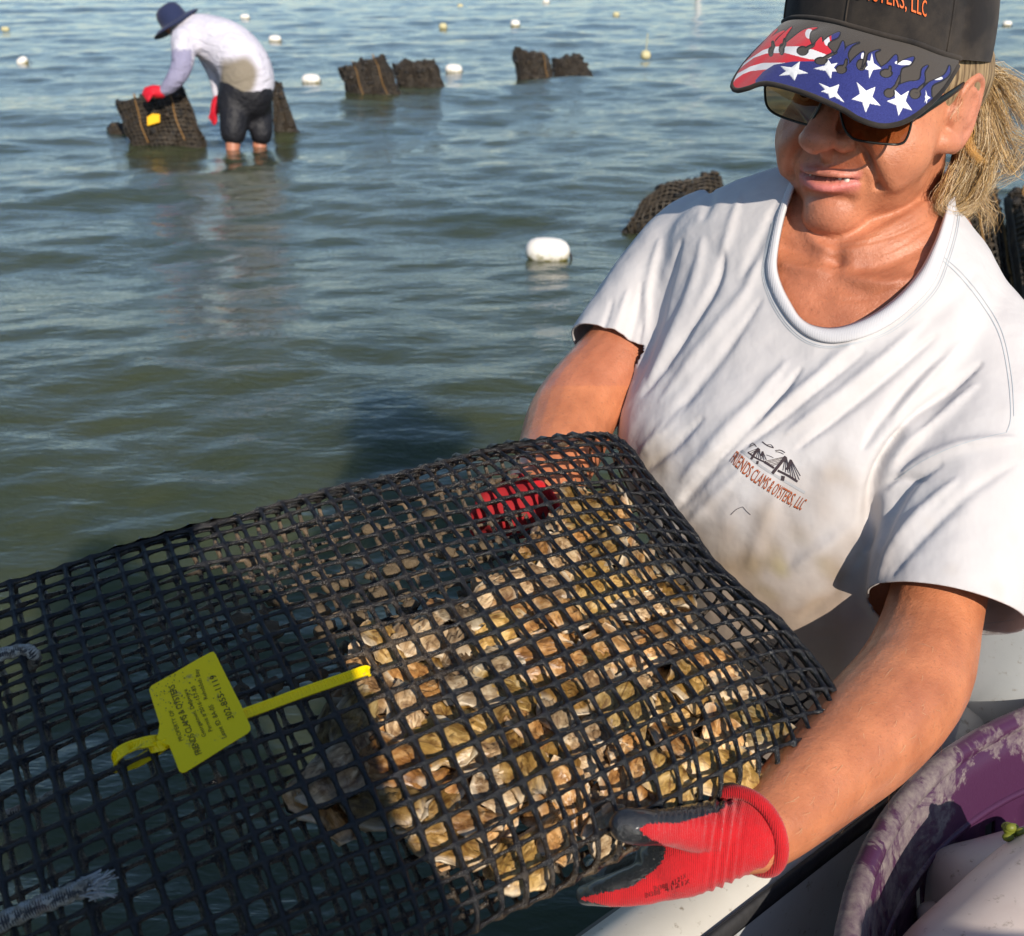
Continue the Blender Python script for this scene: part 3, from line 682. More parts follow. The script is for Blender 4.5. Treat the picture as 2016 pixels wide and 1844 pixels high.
# ------------------------------------------------------------------ yellow tag and its strap
def topz(u, v):
    d = (pjg_all[:, 0]-u)**2+(pjg_all[:, 1]-v)**2; return pjg_all[np.argmin(d), 2]
IG, JG = np.meshgrid(np.arange(0, 20, .25), np.arange(-3, 28.6, .25), indexing='ij'); pjg_all = proj(top(IG, JG)).reshape(-1, 3)
def T(x, y, lift): u = 189+x*.28125; v = 1244.25+y*.28125; return P(u, v, topz(u, v)-lift)
tagroot = empty('tag', T(640, 560, .01), 'yellow plastic name tag with black print strapped to the top of the mesh bag', 'tag')
op = [(384,388),(560,285),(700,200),(800,145),(822,140),(838,158),(930,350),(1010,530),(1066,690),(1068,722),(1050,745),(900,830),(760,915),(625,995),(600,1000),(580,985),(545,880),(512,795),(470,780),(425,745),(440,690),(446,640),(420,560),(390,470),(370,412)]
c3 = np.array([T(600, 560, .018), T(1000, 560, .010), T(600, 960, .012)])
tn_ = np.cross(c3[1]-c3[0], c3[2]-c3[0]); tn_ /= np.linalg.norm(tn_); tn_ *= -np.sign(tn_@FW)
def tagpt(x, y, up=0.0):
    u = 189+x*.28125; v = 1244.25+y*.28125; d = P(u, v, 1.0)-np.array([0, 0, CH]); t = ((c3[0]-np.array([0, 0, CH]))@tn_)/(d@tn_)
    p = np.array([0, 0, CH])+d*t; b = .010*(((x-560)*.6+(y-560)*.5)/330)**2; return p+tn_*(b*.5+up)
def platedecal(g, poly, up, th=0.0, mi=0, step=26):
    A = []; n = len(poly)
    for i in range(n):
        a = np.array(poly[i], float); b = np.array(poly[(i+1) % n], float); kk = max(1, int(np.linalg.norm(b-a)/step))
        for q in range(kk): A.append(a+(b-a)*q/kk)
    A = np.array(A); nb = len(A); X, Y = np.meshgrid(np.arange(A[:, 0].min()+9, A[:, 0].max(), step), np.arange(A[:, 1].min()+9, A[:, 1].max(), step)); G = np.stack([X.ravel(), Y.ravel()], 1); G = G[inpoly(G, A)]; G = G[polydist(G, A, True)[0] > step*.4]
    ov, oe, of = geometry.delaunay_2d_cdt([Vector(p) for p in A]+[Vector(p) for p in G], [], [list(range(nb))], 1, 1e-5)[:3]
    V = [tagpt(p[0], p[1], up) for p in ov]; g.add(V, [tuple(f) for f in of], mi)
    if th:
        V2 = [tagpt(p[0], p[1], up-th) for p in ov]; g.add(V2, [tuple(f)[::-1] for f in of], mi)
        a = [tagpt(p[0], p[1], up) for p in A]; b = [tagpt(p[0], p[1], up-th) for p in A]; g.add(a+b, [(i, (i+1) % nb, nb+(i+1) % nb, nb+i) for i in range(nb)], mi)
g = Geo(); platedecal(g, op, 0, .0011); link('plate', g.mesh('plate'), YEL, tagroot, smooth=False)
g = Geo()
def tagtext(s, a, b, h, sp=1.0):
    V, Fc = textpolys(s, sp); a = np.array(a, float); b = np.array(b, float); d = b-a; nrm2 = np.array([d[1], -d[0]])/np.linalg.norm(d)
    g.add([tagpt(*(a+d*x+nrm2*y*h), .0004) for x, y in V], Fc)
tagtext('PROPERTY OF', (608, 765), (535, 548), 30)
tagtext('FRIENDS CLAMS & OYSTERS', (735, 868), (545, 372), 46, .9)
tagtext('Georgetown, Delaware', (768, 742), (635, 402), 30)
tagtext('Permit # 2016-157-85', (812, 706), (690, 378), 30)
tagtext('Rehoboth Bay', (782, 472), (712, 262), 30)
tagtext('Lease ID: 8A-05', (905, 762), (815, 515), 34)
tagtext('302-855-1119', (958, 622), (835, 300), 46)
link('print', g.mesh('print'), INK, tagroot, smooth=False)
g = Geo(); rs = np.random.RandomState(4)
for q in range(110):                       # specks of mud on the tag
    x = rs.normal(540, 130); y = rs.normal(440, 130)
    if not inpoly(np.array([[x, y]]), op)[0]: continue
    r_ = rs.uniform(1.5, 6); g.add([tagpt(x+r_*math.cos(a)*rs.uniform(.6, 1.2), y+r_*math.sin(a)*rs.uniform(.6, 1.2), .00055) for a in np.arange(0, 6.2, 1.05)], [(0, 1, 2, 3, 4, 5)])
link('mud_speck', g.mesh('mud_speck'), mat('dried_mud', (.10, .07, .04), .7), tagroot, smooth=False)
def strip(pts, wd, th, up, ribs=True):
    pts = np.asarray(pts, float); T_ = np.gradient(pts, axis=0); T_ /= np.linalg.norm(T_, axis=1)[:, None]; g = Geo(); V = []
    for i, (p, t) in enumerate(zip(pts, T_)):
        u_ = np.asarray(up[i] if np.ndim(up) == 2 else up, float); b = np.cross(t, u_); b /= np.linalg.norm(b); n_ = np.cross(b, t)
        V += [p-b*wd/2, p+b*wd/2, p+b*wd/2+n_*th, p+b*wd*.32+n_*th, p+b*wd*.30+n_*th*.7, p-b*wd*.30+n_*th*.7, p-b*wd*.32+n_*th, p-b*wd/2+n_*th]
    n = 8; Fc = [(i*n+j, i*n+(j+1) % n, (i+1)*n+(j+1) % n, (i+1)*n+j) for i in range(len(pts)-1) for j in range(n)]
    Fc += [tuple(range(n))[::-1], tuple((len(pts)-1)*n+j for j in range(n))]; g.add(V, Fc)
    if ribs:
        L = np.linalg.norm(np.diff(pts, axis=0), axis=1).sum(); k_ = int(L/.0017)
        for q in range(2, k_-4):
            f = q/k_*(len(pts)-1); i = int(f); p = pts[i]+(pts[min(i+1, len(pts)-1)]-pts[i])*(f-i); t = T_[i]; u_ = np.asarray(up[i] if np.ndim(up) == 2 else up, float); b = np.cross(t, u_); b /= np.linalg.norm(b); n_ = np.cross(b, t); e = t*.0004
            g.add([p-b*wd*.28+n_*th*.7-e, p+b*wd*.28+n_*th*.7-e, p+b*wd*.28+n_*th*.7+e, p-b*wd*.28+n_*th*.7+e, p-b*wd*.28+n_*th-e, p+b*wd*.28+n_*th-e], [(4, 5, 2, 3), (0, 1, 5, 4)])
    return g
def TT(x, y, lift): return T(x, y, lift)
tail = [tagpt(1000, 600, -.0035), TT(1040, 578, .010), TT(1200, 520, .010), TT(1400, 445, .010), TT(1600, 375, .009), TT(1760, 320, .009), TT(1880, 278, .009), TT(1908, 283, .009)]
link('strap', strip(catmull(tail, 60), .0068, .0016, tn_).mesh('strap'), YEL, tagroot, smooth=False)
loop = [tagpt(520, 770, -.002), TT(440, 765, .013), TT(340, 780, .014), TT(240, 810, .014), TT(165, 850, .012), TT(135, 900, .006), TT(145, 950, -.006)]
lp = catmull(loop, 40); Tl = np.gradient(lp, axis=0); ctr = TT(260, 900, -.004); up = []
for p, t in zip(lp, Tl): d = p-ctr; d = d*.0+tn_+(p-ctr)/np.linalg.norm(p-ctr)*.55; up.append(d/np.linalg.norm(d))
link('strap', strip(lp, .0068, .0016, np.array(up)).mesh('strap'), YEL, tagroot, smooth=False)
link('strap', strip(catmull([TT(200, 945, -.010), TT(290, 915, -.005), TT(380, 860, -.001), TT(470, 800, .003)], 20), .0068, .0014, tn_, False).mesh('strap'), YEL, tagroot, smooth=False)
hd_ = [TT(425, 735, .014), TT(470, 745, .016), TT(500, 790, .015), TT(440, 835, .013), TT(425, 850, .012)]
link('lock_head', mk('lock_head', *tube(catmull([TT(415, 800, .010), TT(455, 785, .011), TT(490, 772, .010)], 6), .0046, 4, up=tn_)), YEL, tagroot, smooth=False)

# ------------------------------------------------------------------ speckled ropes at the left edge
ROPE = mat('white_and_black_braid', (.5, .48, .42), .75); k = N(ROPE); uvn = k.n('ShaderNodeUVMap')
ck = k.n('ShaderNodeTexBrick'); ck.inputs['Scale'].default_value = 1; ck.inputs['Mortar Size'].default_value = 0
wv = k.n('ShaderNodeTexChecker'); wv.inputs['Scale'].default_value = 1; k.l(uvn.outputs[0], wv.inputs[0])
c = k.mix(k.ramp(k.noise(240, 3, .6), [(.5, 0.0), (.56, 1.0)]), (.34, .33, .29), (.24, .21, .16)); brn = k.ramp(k.noise(38, 3), [(.52, 0.0), (.62, .75)])
c = k.mix(k.math('GREATER_THAN', k.math('MULTIPLY', wv.outputs[1], k.ramp(k.noise(330, 1), [(.40, 0.0), (.5, 1.0)])), .5), c, (.03, .03, .035)); c = k.mix(brn, c, (.22, .12, .08)); k.color(c); k.bump(k.noise(700, 2), .8, .001)
def rope(pts, r, label, fray=False):
    pts = catmull(pts, 90); n = 14; V, Fc = tube(pts, r, n, round_ends=True)
    V = np.array(V); kk = len(V)//n
    for i in range(kk):                  # strand lay
        cc = V[i*n:(i+1)*n].mean(0)
        for j in range(n): V[i*n+j] = cc+(V[i*n+j]-cc)*(1+.10*math.sin(3*2*PI*j/n+i*.55))
    me = mk('rope', V, Fc); uv = me.uv_layers.new(name='UVMap')
    for p in me.polygons:
        for li, vi in zip(p.loop_indices, p.vertices):
            i, j = divmod(vi, n); jj = j
            if len(p.vertices) == 4 and j == 0 and any(x % n == n-1 for x in p.vertices): jj = n
            uv.data[li].uv = (i*.55+jj/n*3, i*.55-jj/n*3)
    e = empty('rope', pts[len(pts)//2], label, 'rope'); link('cord', me, ROPE, e)
    if fray:
        g = Geo(); rs = np.random.RandomState(2); d = pts[-1]-pts[-4]; d /= np.linalg.norm(d)
        for q in range(90):
            s = rs.normal(size=3)*r*.5; e1 = pts[-1]+s*.8; dd = d+rs.normal(size=3)*.38; g.add(*tube([e1-d*.004, e1+dd*.004, e1+dd*rs.uniform(.005, .009)], .0004, 3, round_ends=False))
        link('frayed_end', g.mesh('frayed_end'), mat('frayed_fibre', (.42, .43, .43), .8), e)
def tp(u, v, lift=.008): return P(u, v, topz(max(u, 5), min(v, 1830))-lift)
rope([tp(-60, 1302, .004), tp(-20, 1296), tp(20, 1285), tp(50, 1281, .010), tp(66, 1288, .006), tp(68, 1300, -.004), tp(60, 1312, -.014)], .0042, 'short speckled rope end tucked into the mesh at the upper left edge')
rope([tp(-70, 1850), tp(-20, 1826), tp(30, 1804), tp(70, 1786), tp(110, 1770), tp(150, 1755), tp(172, 1748)], .0050, 'speckled rope with a frayed white end across the lower left corner of the bag', True)
rope([P(-60, 1640, .72), P(0, 1612, .735), P(60, 1590, .74), P(110, 1566, .745), P(125, 1562, .745)], .0042, 'dim speckled rope seen through the mesh at the left edge')

# ------------------------------------------------------------------ the woman in front
woman = empty('person', (.33, 1.12, -.35), 'smiling woman in a dirty white t-shirt and cap holding the big mesh bag', 'person')
# torso slices: v, left u, right u, depth of centre, half depth
SL = [(318,1590,1735,1.13,.035),(338,1500,1762,1.13,.052),(362,1425,1785,1.135,.066),(400,1360,1808,1.135,.080),(460,1322,1850,1.13,.094),(560,1308,1908,1.125,.110),(650,1290,1930,1.12,.122),(740,1262,1930,1.12,.132),(820,1238,1920,1.12,.142),(900,1236,1905,1.12,.148),(980,1258,1890,1.125,.150),(1060,1290,1880,1.13,.150),(1150,1325,1880,1.14,.150),(1300,1375,1880,1.165,.150),(1450,1420,1890,1.19,.150),(1620,1450,1900,1.22,.155),(1750,1470,1900,1.25,.15)]
YAW = math.radians(-33)
def torso(off, lo=0, hi=99, n=64, up_sub=3):
    S = np.array(SL, float)[lo:hi]; m = (len(S)-1)*up_sub+1; S = catmull(S, m); V = []
    for k_, (v, ul, ur, zc, b) in enumerate(S):
        of_ = off*(1+1.6*min(1, max(0, (v-600)/140))); b = b-of_; hw = (ur-ul)/2/F*zc-of_; a = math.sqrt(max(hw**2-(b*math.sin(YAW))**2, .0009))/math.cos(YAW); uc = (ul+ur)/2
        x0 = (uc-CU)/F*zc; y0 = -(v-CV)/F*zc
        for j in range(n):
            th = 2*PI*j/n; cx, cz = math.cos(th), math.sin(th); e = 2.35; r_ = (abs(cx)**e+abs(cz)**e)**(-1/e)
            x = a*cx*r_; z = b*cz*r_; X = x*math.cos(YAW)-z*math.sin(YAW); Z = x*math.sin(YAW)+z*math.cos(YAW)
            V.append(np.array([x0+X, 0, CH])+y0*UP+(zc+Z)*FW)
    k = m; Fc = []
    for i in range(k-1):
        for j in range(n): Fc.append((i*n+j, i*n+(j+1) % n, (i+1)*n+(j+1) % n, (i+1)*n+j))
    Fc += [tuple(range(n))[::-1], tuple((k-1)*n+j for j in range(n))]; return V, Fc
# head frame (x her left, y out of the face, z up)
rv = np.array([-.3601, .7066, -.1786]); t_ = np.linalg.norm(rv); kx = rv/t_; Kx = np.array([[0, -kx[2], kx[1]], [kx[2], 0, -kx[0]], [-kx[1], kx[0], 0]])
Rc = (np.eye(3)+math.sin(t_)*Kx+(1-math.cos(t_))*Kx@Kx)@np.array([[1, 0, 0], [0, 0, 1], [0, -1, 0]], float)
CAMB = np.stack([[1, 0, 0], UP, FW], 1)            # camera (x, up, depth) to world
RH = CAMB@Rc; OH = np.array([0, 0, CH])+CAMB@np.array([.3479, .3431, 1.04]); HS = 1.006
def H(p): return OH+(np.asarray(p, float)*HS)@RH.T
def Hi(Vw): return ((np.asarray(Vw)-OH)@RH)/HS
def hel(c, r, rot=None, nu=24, nv=14):
    V, Fc = ell(c, r, rot, nu, nv); return H(V), Fc
def hch(pts, rad, n=12, seg=4, **kw): V, Fc = chain(pts, rad, n, seg, **kw); return H(np.array(V)), Fc
base = [hel((0, -.018, .045), (.079, .100, .085)), hel((0, .018, -.008), (.071, .078, .080)), hel((0, .018, -.050), (.058, .064, .050)),
        hel((0, .063, -.092), (.031, .029, .024)), hel((.040, .046, -.030), (.036, .038, .040)), hel((-.040, .046, -.030), (.036, .038, .040)),
        hel((0, .066, .034), (.058, .026, .020)), hel((0, .060, -.056), (.042, .036, .036)), hel((.029, .024, -.064), (.032, .050, .031)), hel((-.029, .024, -.064), (.032, .050, .031)),
        hel((0, .014, -.094), (.045, .050, .024)), hel((0, .078, .012), (.020, .018, .030))]
neck = [chain([H((0, -.025, -.03)), P(1735, 385, 1.105), P(1712, 470, 1.125), P(1690, 600, 1.15)], [.058, .058, .064, .085], 24), chain([P(1570, 440, 1.15), P(1700, 460, 1.135), P(1830, 480, 1.12)], [.042, .052, .045], 20),
        chain([P(1800, 410, 1.08), P(1740, 480, 1.07), P(1690, 545, 1.055)], [.020, .018, .012], 12),
        chain([P(1530, 540, 1.075), P(1600, 555, 1.045), P(1660, 575, 1.035)], [.014, .016, .012], 12), chain([P(1810, 545, 1.045), P(1770, 558, 1.035), P(1710, 582, 1.032)], [.012, .014, .011], 12)]
bmesh1 = union(base+neck, .0040, 32, .5); base1 = ([tuple(p) for p in getv(bmesh1)], [tuple(q.vertices) for q in bmesh1.polygons])
head = [base1,
        hch([(0, .088, .030), (0, .096, .012), (0, .109, -.008), (0, .115, -.021)], [.009, .0095, .012, .0145]), hel((0, .1175, -.0245), (.0160, .0145, .0135)), hch([(0, .104, -.030), (0, .095, -.040)], [.006, .006]),
        hel((.0165, .099, -.0265), (.0092, .0135, .0090)), hel((-.0165, .099, -.0265), (.0092, .0135, .0090)),
        hch([(-.030, .080, -.0555), (-.018, .0905, -.0560), (-.007, .0955, -.0540), (0, .0960, -.0550), (.007, .0955, -.0540), (.018, .0905, -.0560), (.030, .080, -.0555)], [.0028, .0038, .0043, .0041, .0043, .0038, .0028]),
        hch([(-.028, .080, -.0605), (-.015, .0900, -.0660), (0, .0945, -.0680), (.015, .0900, -.0660), (.028, .080, -.0605)], [.0028, .0044, .0050, .0044, .0028])]
for s in (1, -1):                                    # ears
    head += [hch([(s*.068, .010, -.026), (s*.075, -.002, -.028)], [.011, .008]), hel((s*.0755, -.004, -.026), (.006, .011, .011)), hel((s*.0765, -.012, .007), (.0048, .019, .029)),
             hch([(s*.073, .006, .004), (s*.0770, .006, .016), (s*.0795, .000, .026), (s*.0810, -.012, .031), (s*.0820, -.023, .027), (s*.0815, -.028, .014), (s*.0805, -.026, .000), (s*.0795, -.021, -.016), (s*.0765, -.010, -.028)], [.0032, .0036, .0038, .0040, .0040, .0038, .0038, .0045, .006]),
             hch([(s*.0805, -.008, .020), (s*.082, -.018, .015), (s*.081, -.019, .002), (s*.079, -.012, -.012)], [.003, .0033, .0033, .003]), hel((s*.073, .008, -.002), (.005, .005, .008)), hel((s*.0735, -.006, -.008), (.0065, .014, .018))]
arms = [chain([P(1370, 530, 1.215), P(1270, 640, 1.205), P(1195, 730, 1.182), P(1130, 815, 1.15), P(1105, 880, 1.11), P(1075, 945, 1.06), P(1045, 990, 1.025), P(1018, 1008, 1.01)], [.042, .041, .044, .046, .043, .036, .028, .024], 20),
        chain([P(1920, 740, 1.04), P(1900, 920, .985), P(1845, 1180, .94), P(1800, 1330, .895), P(1715, 1435, .845), P(1610, 1535, .790), P(1520, 1620, .748), P(1470, 1650, .733)], [.045, .042, .0395, .0450, .0442, .0360, .0278, .0243], 24)]
legs = []
hipw = P(1690, 1750, 1.25)
body = union(head+arms+[torso(.012)], .0024, 4, .5)
bmx = getv(body); hl = Hi(bmx); nrmv = getn(body)
def bump3(p, c, s): return np.exp(-(((p-np.array(c))/np.array(s))**2).sum(1))
def crease(p, pts, s, depth):
    """distance to a 3-D polyline"""
    best = np.full(len(p), 1e9); pts = catmull(pts, 16)
    for a, b in zip(pts[:-1], pts[1:]):
        d = b-a; t = np.clip(((p-a)@d)/(d@d+1e-12), 0, 1); best = np.minimum(best, np.linalg.norm(p-(a+t[:, None]*d), axis=1))
    return depth*np.exp(-(best/s)**2)
nl = nrmv@RH; front = np.clip(nl[:, 1]*2, 0, 1); face = (hl[:, 1] > .02) & (hl[:, 2] > -.14) & (hl[:, 2] < .06)
D = np.zeros(len(hl)); hf = hl[face]
d = np.zeros(len(hf))
for s in (1, -1):
    d -= crease(hf, [(s*.024, .092, -.022), (s*.033, .084, -.036), (s*.040, .075, -.050), (s*.042, .069, -.062)],   .0036, .0085)
    d += crease(hf, [(s*.036, .090, -.024), (s*.046, .078, -.040), (s*.053, .064, -.060)], .011, .0062)
    d -= crease(hf, [(s*.033, .083, -.056), (s*.035, .078, -.064), (s*.033, .074, -.078)], .0036, .0014)
    d -= .0050*bump3(hf, (s*.009, .112, -.0375), (.0052, .009, .0042))                  # nostrils
    d -= crease(hf, [(s*.013, .108, -.014), (s*.024, .100, -.018), (s*.029, .090, -.030)], .0022, .0016)
d -= crease(hf, [(-.022, .083, -.078), (0, .092, -.077), (.022, .083, -.078)], .0052, .0042)
d -= crease(hf, [(-.045, .040, -.096), (-.03, .060, -.106), (0, .066, -.110), (.03, .060, -.106), (.045, .040, -.096)], .006, .0008)
# line between the lips
zl = -.0600+.35*np.abs(hf[:, 0])**1.15
lipband = np.exp(-((hf[:, 2]-(-.0602+1.9*hf[:, 0]**2))/.0016)**2)*(np.abs(hf[:, 0]) < .030)*np.clip((hf[:, 1]-.070)/.01, 0, 1)
d -= lipband*.0045
d += .0012*np.sin(hf[:, 0]*900)*np.exp(-((hf[:, 2]+.068)/.007)**2)*(np.abs(hf[:, 0]) < .024)*.12
D[face] = d
bp = proj(bmx); cm = np.where((bp[:, 1] > 400) & (bp[:, 1] < 700) & (bp[:, 0] > 1500) & (bp[:, 0] < 1900) & ((nrmv@FW) < .3) & (bp[:, 2] < 1.13))[0]; q2 = bp[cm, :2]; dd = np.zeros(len(cm))
for line, wd, a in (([(1646, 500), (1648, 524)], 17, -.0085), ([(1652, 500), (1720, 470), (1800, 425), (1850, 385)], 15, .0050), ([(1640, 500), (1600, 470), (1575, 430)], 13, .0040), ([(1680, 530), (1750, 515), (1830, 480)], 16, -.0055), ([(1665, 545), (1740, 560), (1830, 545)], 14, .0050), ([(1620, 535), (1570, 530), (1535, 520)], 12, .0045), ([(1600, 500), (1560, 490), (1535, 480)], 14, -.0045),
   ([(1600, 600), (1650, 560), (1720, 590)], 26, -.0035), ([(1590, 470), (1680, 486), (1790, 452), (1845, 410)], 4, -.0018), ([(1580, 452), (1650, 474), (1740, 462), (1830, 405)], 3.5, -.0014), ([(1700, 512), (1770, 485), (1840, 440)], 3.5, -.0012), ([(1560, 560), (1640, 590), (1740, 580), (1800, 530)], 4, -.0008)):
    x_, t_2 = polydist(q2, catmull(np.array(line, float), 12)); dd += a*np.exp(-(x_/wd)**2)*np.sin(PI*np.clip(t_2*.86+.07, 0, 1))**.6
dd += .00010*np.sin((q2[:, 0]*.55+q2[:, 1])*.42+3*np.sin(q2[:, 0]*.03))
D[cm] += dd
# soft unevenness of living flesh
nz = np.array([noise.noise(Vector(p*38)) for p in bmx[::1]]) if len(bmx) < 5 else None
bmx = bmx+nrmv*D[:, None]
# colours of the skin: redder nose, cheeks, chest and ears, pink lips
Cc = np.tile([.54, .225, .120], (len(hl), 1))
def tint(mask, c): 
    global Cc; Cc = Cc*(1-mask[:, None])+np.array(c)*mask[:, None]
pjb = proj(bmx)
tint(.55*bump3(hl, (0, .112, -.024), (.030, .03, .022)), (.56, .20, .14)); tint(.35*bump3(hl, (.045, .07, -.03), (.03, .04, .03)), (.60, .26, .15)); tint(.35*bump3(hl, (-.045, .07, -.03), (.03, .04, .03)), (.56, .22, .14))
tint(.45*bump3(hl, (0, .09, -.10), (.035, .04, .022)), (.60, .24, .16)); tint(.5*bump3(hl, (.086, -.02, .0), (.02, .03, .05)), (.62, .27, .20))
ches = np.clip((pjb[:, 1]-430)/120, 0, 1)*(pjb[:, 1] < 760); tint(.65*ches, (.44, .16, .085))
arm_ = (pjb[:, 1] > 760)*1.0; tint(.8*arm_, (.52, .20, .092))
up_ = np.exp(-((hl[:, 2]-(-.0525-1.2*hl[:, 0]**2))/.0042)**2)*(np.abs(hl[:, 0]) < .031)*(hl[:, 1] > .078)
lo_ = np.exp(-((hl[:, 2]-(-.0680+9.5*hl[:, 0]**2))/.0068)**2)*(np.abs(hl[:, 0]) < .030)*(hl[:, 1] > .078)
tint(np.clip(up_*.75, 0, 1), (.52, .19, .15)); tint(np.clip(lo_*1.0, 0, 1), (.66, .22, .20))
ln = np.exp(-((hl[:, 2]-(-.0602+1.9*hl[:, 0]**2))/.0011)**2)*(np.abs(hl[:, 0]) < .029)*(hl[:, 1] > .072); tint(ln*.75, (.16, .04, .03))
setv(body, bmx); setcol(body, Cc)
link('body', body, SKIN, woman)
TEETH = mat('teeth', (.75, .70, .60), .3); g = Geo()
for q in range(-3, 4): g.add(*hel((q*.0056+.002, .0885-.25*(q*.0056)**2*20, -.0590), (.0029, .0022, .0034), nu=10, nv=8))
link('teeth', g.mesh('teeth'), TEETH, woman)
EYEW = mat('eye_white', (.7, .66, .62), .2); IRIS = mat('iris', (.05, .08, .10), .15)
for s in (1, -1):
    ey = link('eye', mk('eye', *hel((s*.032, .078, .014), (.013, .0125, .012))), EYEW, woman); link('iris', mk('iris', *hel((s*.032, .0895, .0125), (.0055, .0025, .0055))), IRIS, ey)

# ---- t-shirt
sleeveR = chain([P(1440, 470, 1.19), P(1390, 500, 1.205), P(1328, 555, 1.212), P(1272, 618, 1.208), P(1225, 668, 1.198), P(1193, 712, 1.188)], [.062, .068, .066, .060, .053, .051], 36, seg=5, round_ends=False)
sleeveL = chain([P(1825, 600, 1.09), P(1880, 668, 1.06), P(1922, 755, 1.035), P(1935, 850, 1.01), P(1915, 950, .985), P(1882, 1090, .955), P(1857, 1226, .932)], [.058, .070, .077, .079, .076, .070, .0640], 40, seg=5, round_ends=False)
shirt = union([torso(0), sleeveR, sleeveL], .0055, 7, .6)
shirt = evalmods(shirt, [('SUBSURF', dict(levels=1, render_levels=1))])
sv = getv(shirt); sn = getn(shirt); ps = proj(sv)
def X3(x, y): return (1008+x*.5209, 299.25+y*.5209)
FOLDS = [  # polyline in the picture, width px, depth m (negative = valley)
 ([(640,340),(590,480),(545,640),(500,780),(465,900)], 14, -.0075), ([(720,330),(690,470),(600,700),(520,880)], 16, .0055), ([(800,380),(770,500),(640,720),(500,920)], 13, -.0070),
 ([(560,330),(520,480),(500,640)], 13, .005), ([(930,420),(860,560),(700,760),(560,940)], 17, .0050), ([(940,560),(800,760),(660,930),(560,1060)], 15, -.0060),
 ([(1030,800),(900,960),(760,1110),(640,1240)], 18, .006), ([(1090,820),(960,980),(800,1140),(640,1310)], 14, -.0085), ([(1280,740),(1040,940),(880,1060),(720,1170)], 17, .006),
 ([(1330,760),(1110,930),(930,1070),(800,1180)], 13, -.0065), ([(1560,640),(1380,800),(1180,960),(1040,1060)], 18, .0075), ([(1600,700),(1420,850),(1230,1000),(1080,1120)], 14, -.0080),
 ([(1640,760),(1530,860),(1400,1010),(1330,1120)], 15, -.0075), ([(1700,720),(1560,860),(1440,1000)], 15, .007), ([(1770,800),(1640,910),(1520,1000),(1430,1090)], 13, -.010),
 ([(1750,880),(1600,1020),(1480,1110),(1400,1220)], 16, .008),
 ([(1480,1050),(1420,1130),(1370,1260),(1350,1400),(1340,1500)], 20, -.022), ([(1560,1230),(1450,1240),(1380,1290)], 10, -.007), ([(1900,1085),(1700,1110),(1540,1180),(1430,1270)], 16, .007),
 ([(1620,1180),(1500,1260),(1430,1380),(1400,1500)], 14, -.007), ([(1680,1240),(1560,1340),(1450,1480),(1390,1620)], 16, .007), ([(1900,1180),(1740,1280),(1560,1440),(1440,1600)], 16, -.005),
 ([(720,1010),(620,1100),(540,1170),(480,1230)], 14, -.0065), ([(640,960),(560,1060),(490,1140)], 14, .005), ([(800,1170),(680,1290),(600,1370)], 13, -.0055), ([(870,1200),(740,1330),(640,1430)], 16, .004),
 ([(490,500),(470,620),(430,760),(400,860)], 10, -.005), ([(440,520),(400,640),(350,760)], 10, .004), ([(380,560),(350,650),(320,720)], 9, -.004), ([(520,560),(505,700),(470,830)], 8, .004),
 ([(1000,200),(930,360),(870,470)], 14, -.004), ([(860,160),(820,300),(790,400)], 14, .004), ([(760,140),(720,260)], 14, -.004), ([(1500,500),(1340,680),(1180,800)], 20, .004), ([(1750,460),(1640,580),(1500,700)], 22, -.004),
 ([(1300,1400),(1180,1500),(1060,1580)], 26, .006), ([(1340,1500),(1240,1640),(1100,1760)], 22, -.006), ([(1000,1300),(940,1440),(900,1560)], 26, .004)]
frontm = ((sn@FW) < .25) & (ps[:, 2] < 1.4)
idx = np.where(frontm)[0]; d = np.zeros(len(idx)); uvp = ps[idx, :2]
for line, wd, a in FOLDS:
    L = catmull(np.array([X3(*p) for p in line]), 14); m = (uvp[:, 0] > L[:, 0].min()-60) & (uvp[:, 0] < L[:, 0].max()+60) & (uvp[:, 1] > L[:, 1].min()-60) & (uvp[:, 1] < L[:, 1].max()+60)
    dd, t = polydist(uvp[m], L); ww_ = wd*.54*(.6+.8*np.sin(PI*t)); d[m] += a*.72*np.exp(-(dd/ww_)**2)*np.sin(PI*np.clip(t*.9+.05, 0, 1))**.7
sv[idx] += sn[idx]*d[:, None]
nz = np.array([noise.noise(Vector((p[0]*22, p[1]*22, p[2]*9)))*.0028+noise.noise(Vector(p*55))*.0009 for p in sv]); sv += sn*nz[:, None]; setv(shirt, sv)
shirt_full = bvh(shirt)
COLL_OUT = [(1560,350),(1543,385),(1527,430),(1513,490),(1508,530),(1518,570),(1538,610),(1566,645),(1600,668),(1640,676),(1690,668),(1740,648),(1790,612),(1838,560),(1862,500),(1876,450),(1882,410),(1880,385)]
COLL_IN = [(1575,350),(1560,385),(1545,430),(1533,490),(1531,530),(1541,565),(1557,596),(1575,624),(1600,640),(1640,645),(1685,634),(1732,610),(1775,575),(1812,530),(1838,480),(1853,440),(1862,410),(1864,385)]
poly = [((a[0]+b[0])/2, (a[1]+b[1])/2) for a, b in zip(COLL_IN, COLL_OUT)]+[(1860, 340), (1750, 200), (1650, 200), (1580, 330)]
bm = bmesh.new(); bm.from_mesh(shirt)
pc_ = np.array([proj(np.array(f.calc_center_median())) for f in bm.faces]); ins = inpoly(pc_[:, :2], poly) & (pc_[:, 2] < 1.145)
bm.faces.ensure_lookup_table(); bmesh.ops.delete(bm, geom=[bm.faces[i] for i in np.where(ins)[0]], context='FACES')
_tv, _tf = torso(0); ttree = BVHTree.FromPolygons([tuple(p) for p in _tv], [tuple(q) for q in _tf])
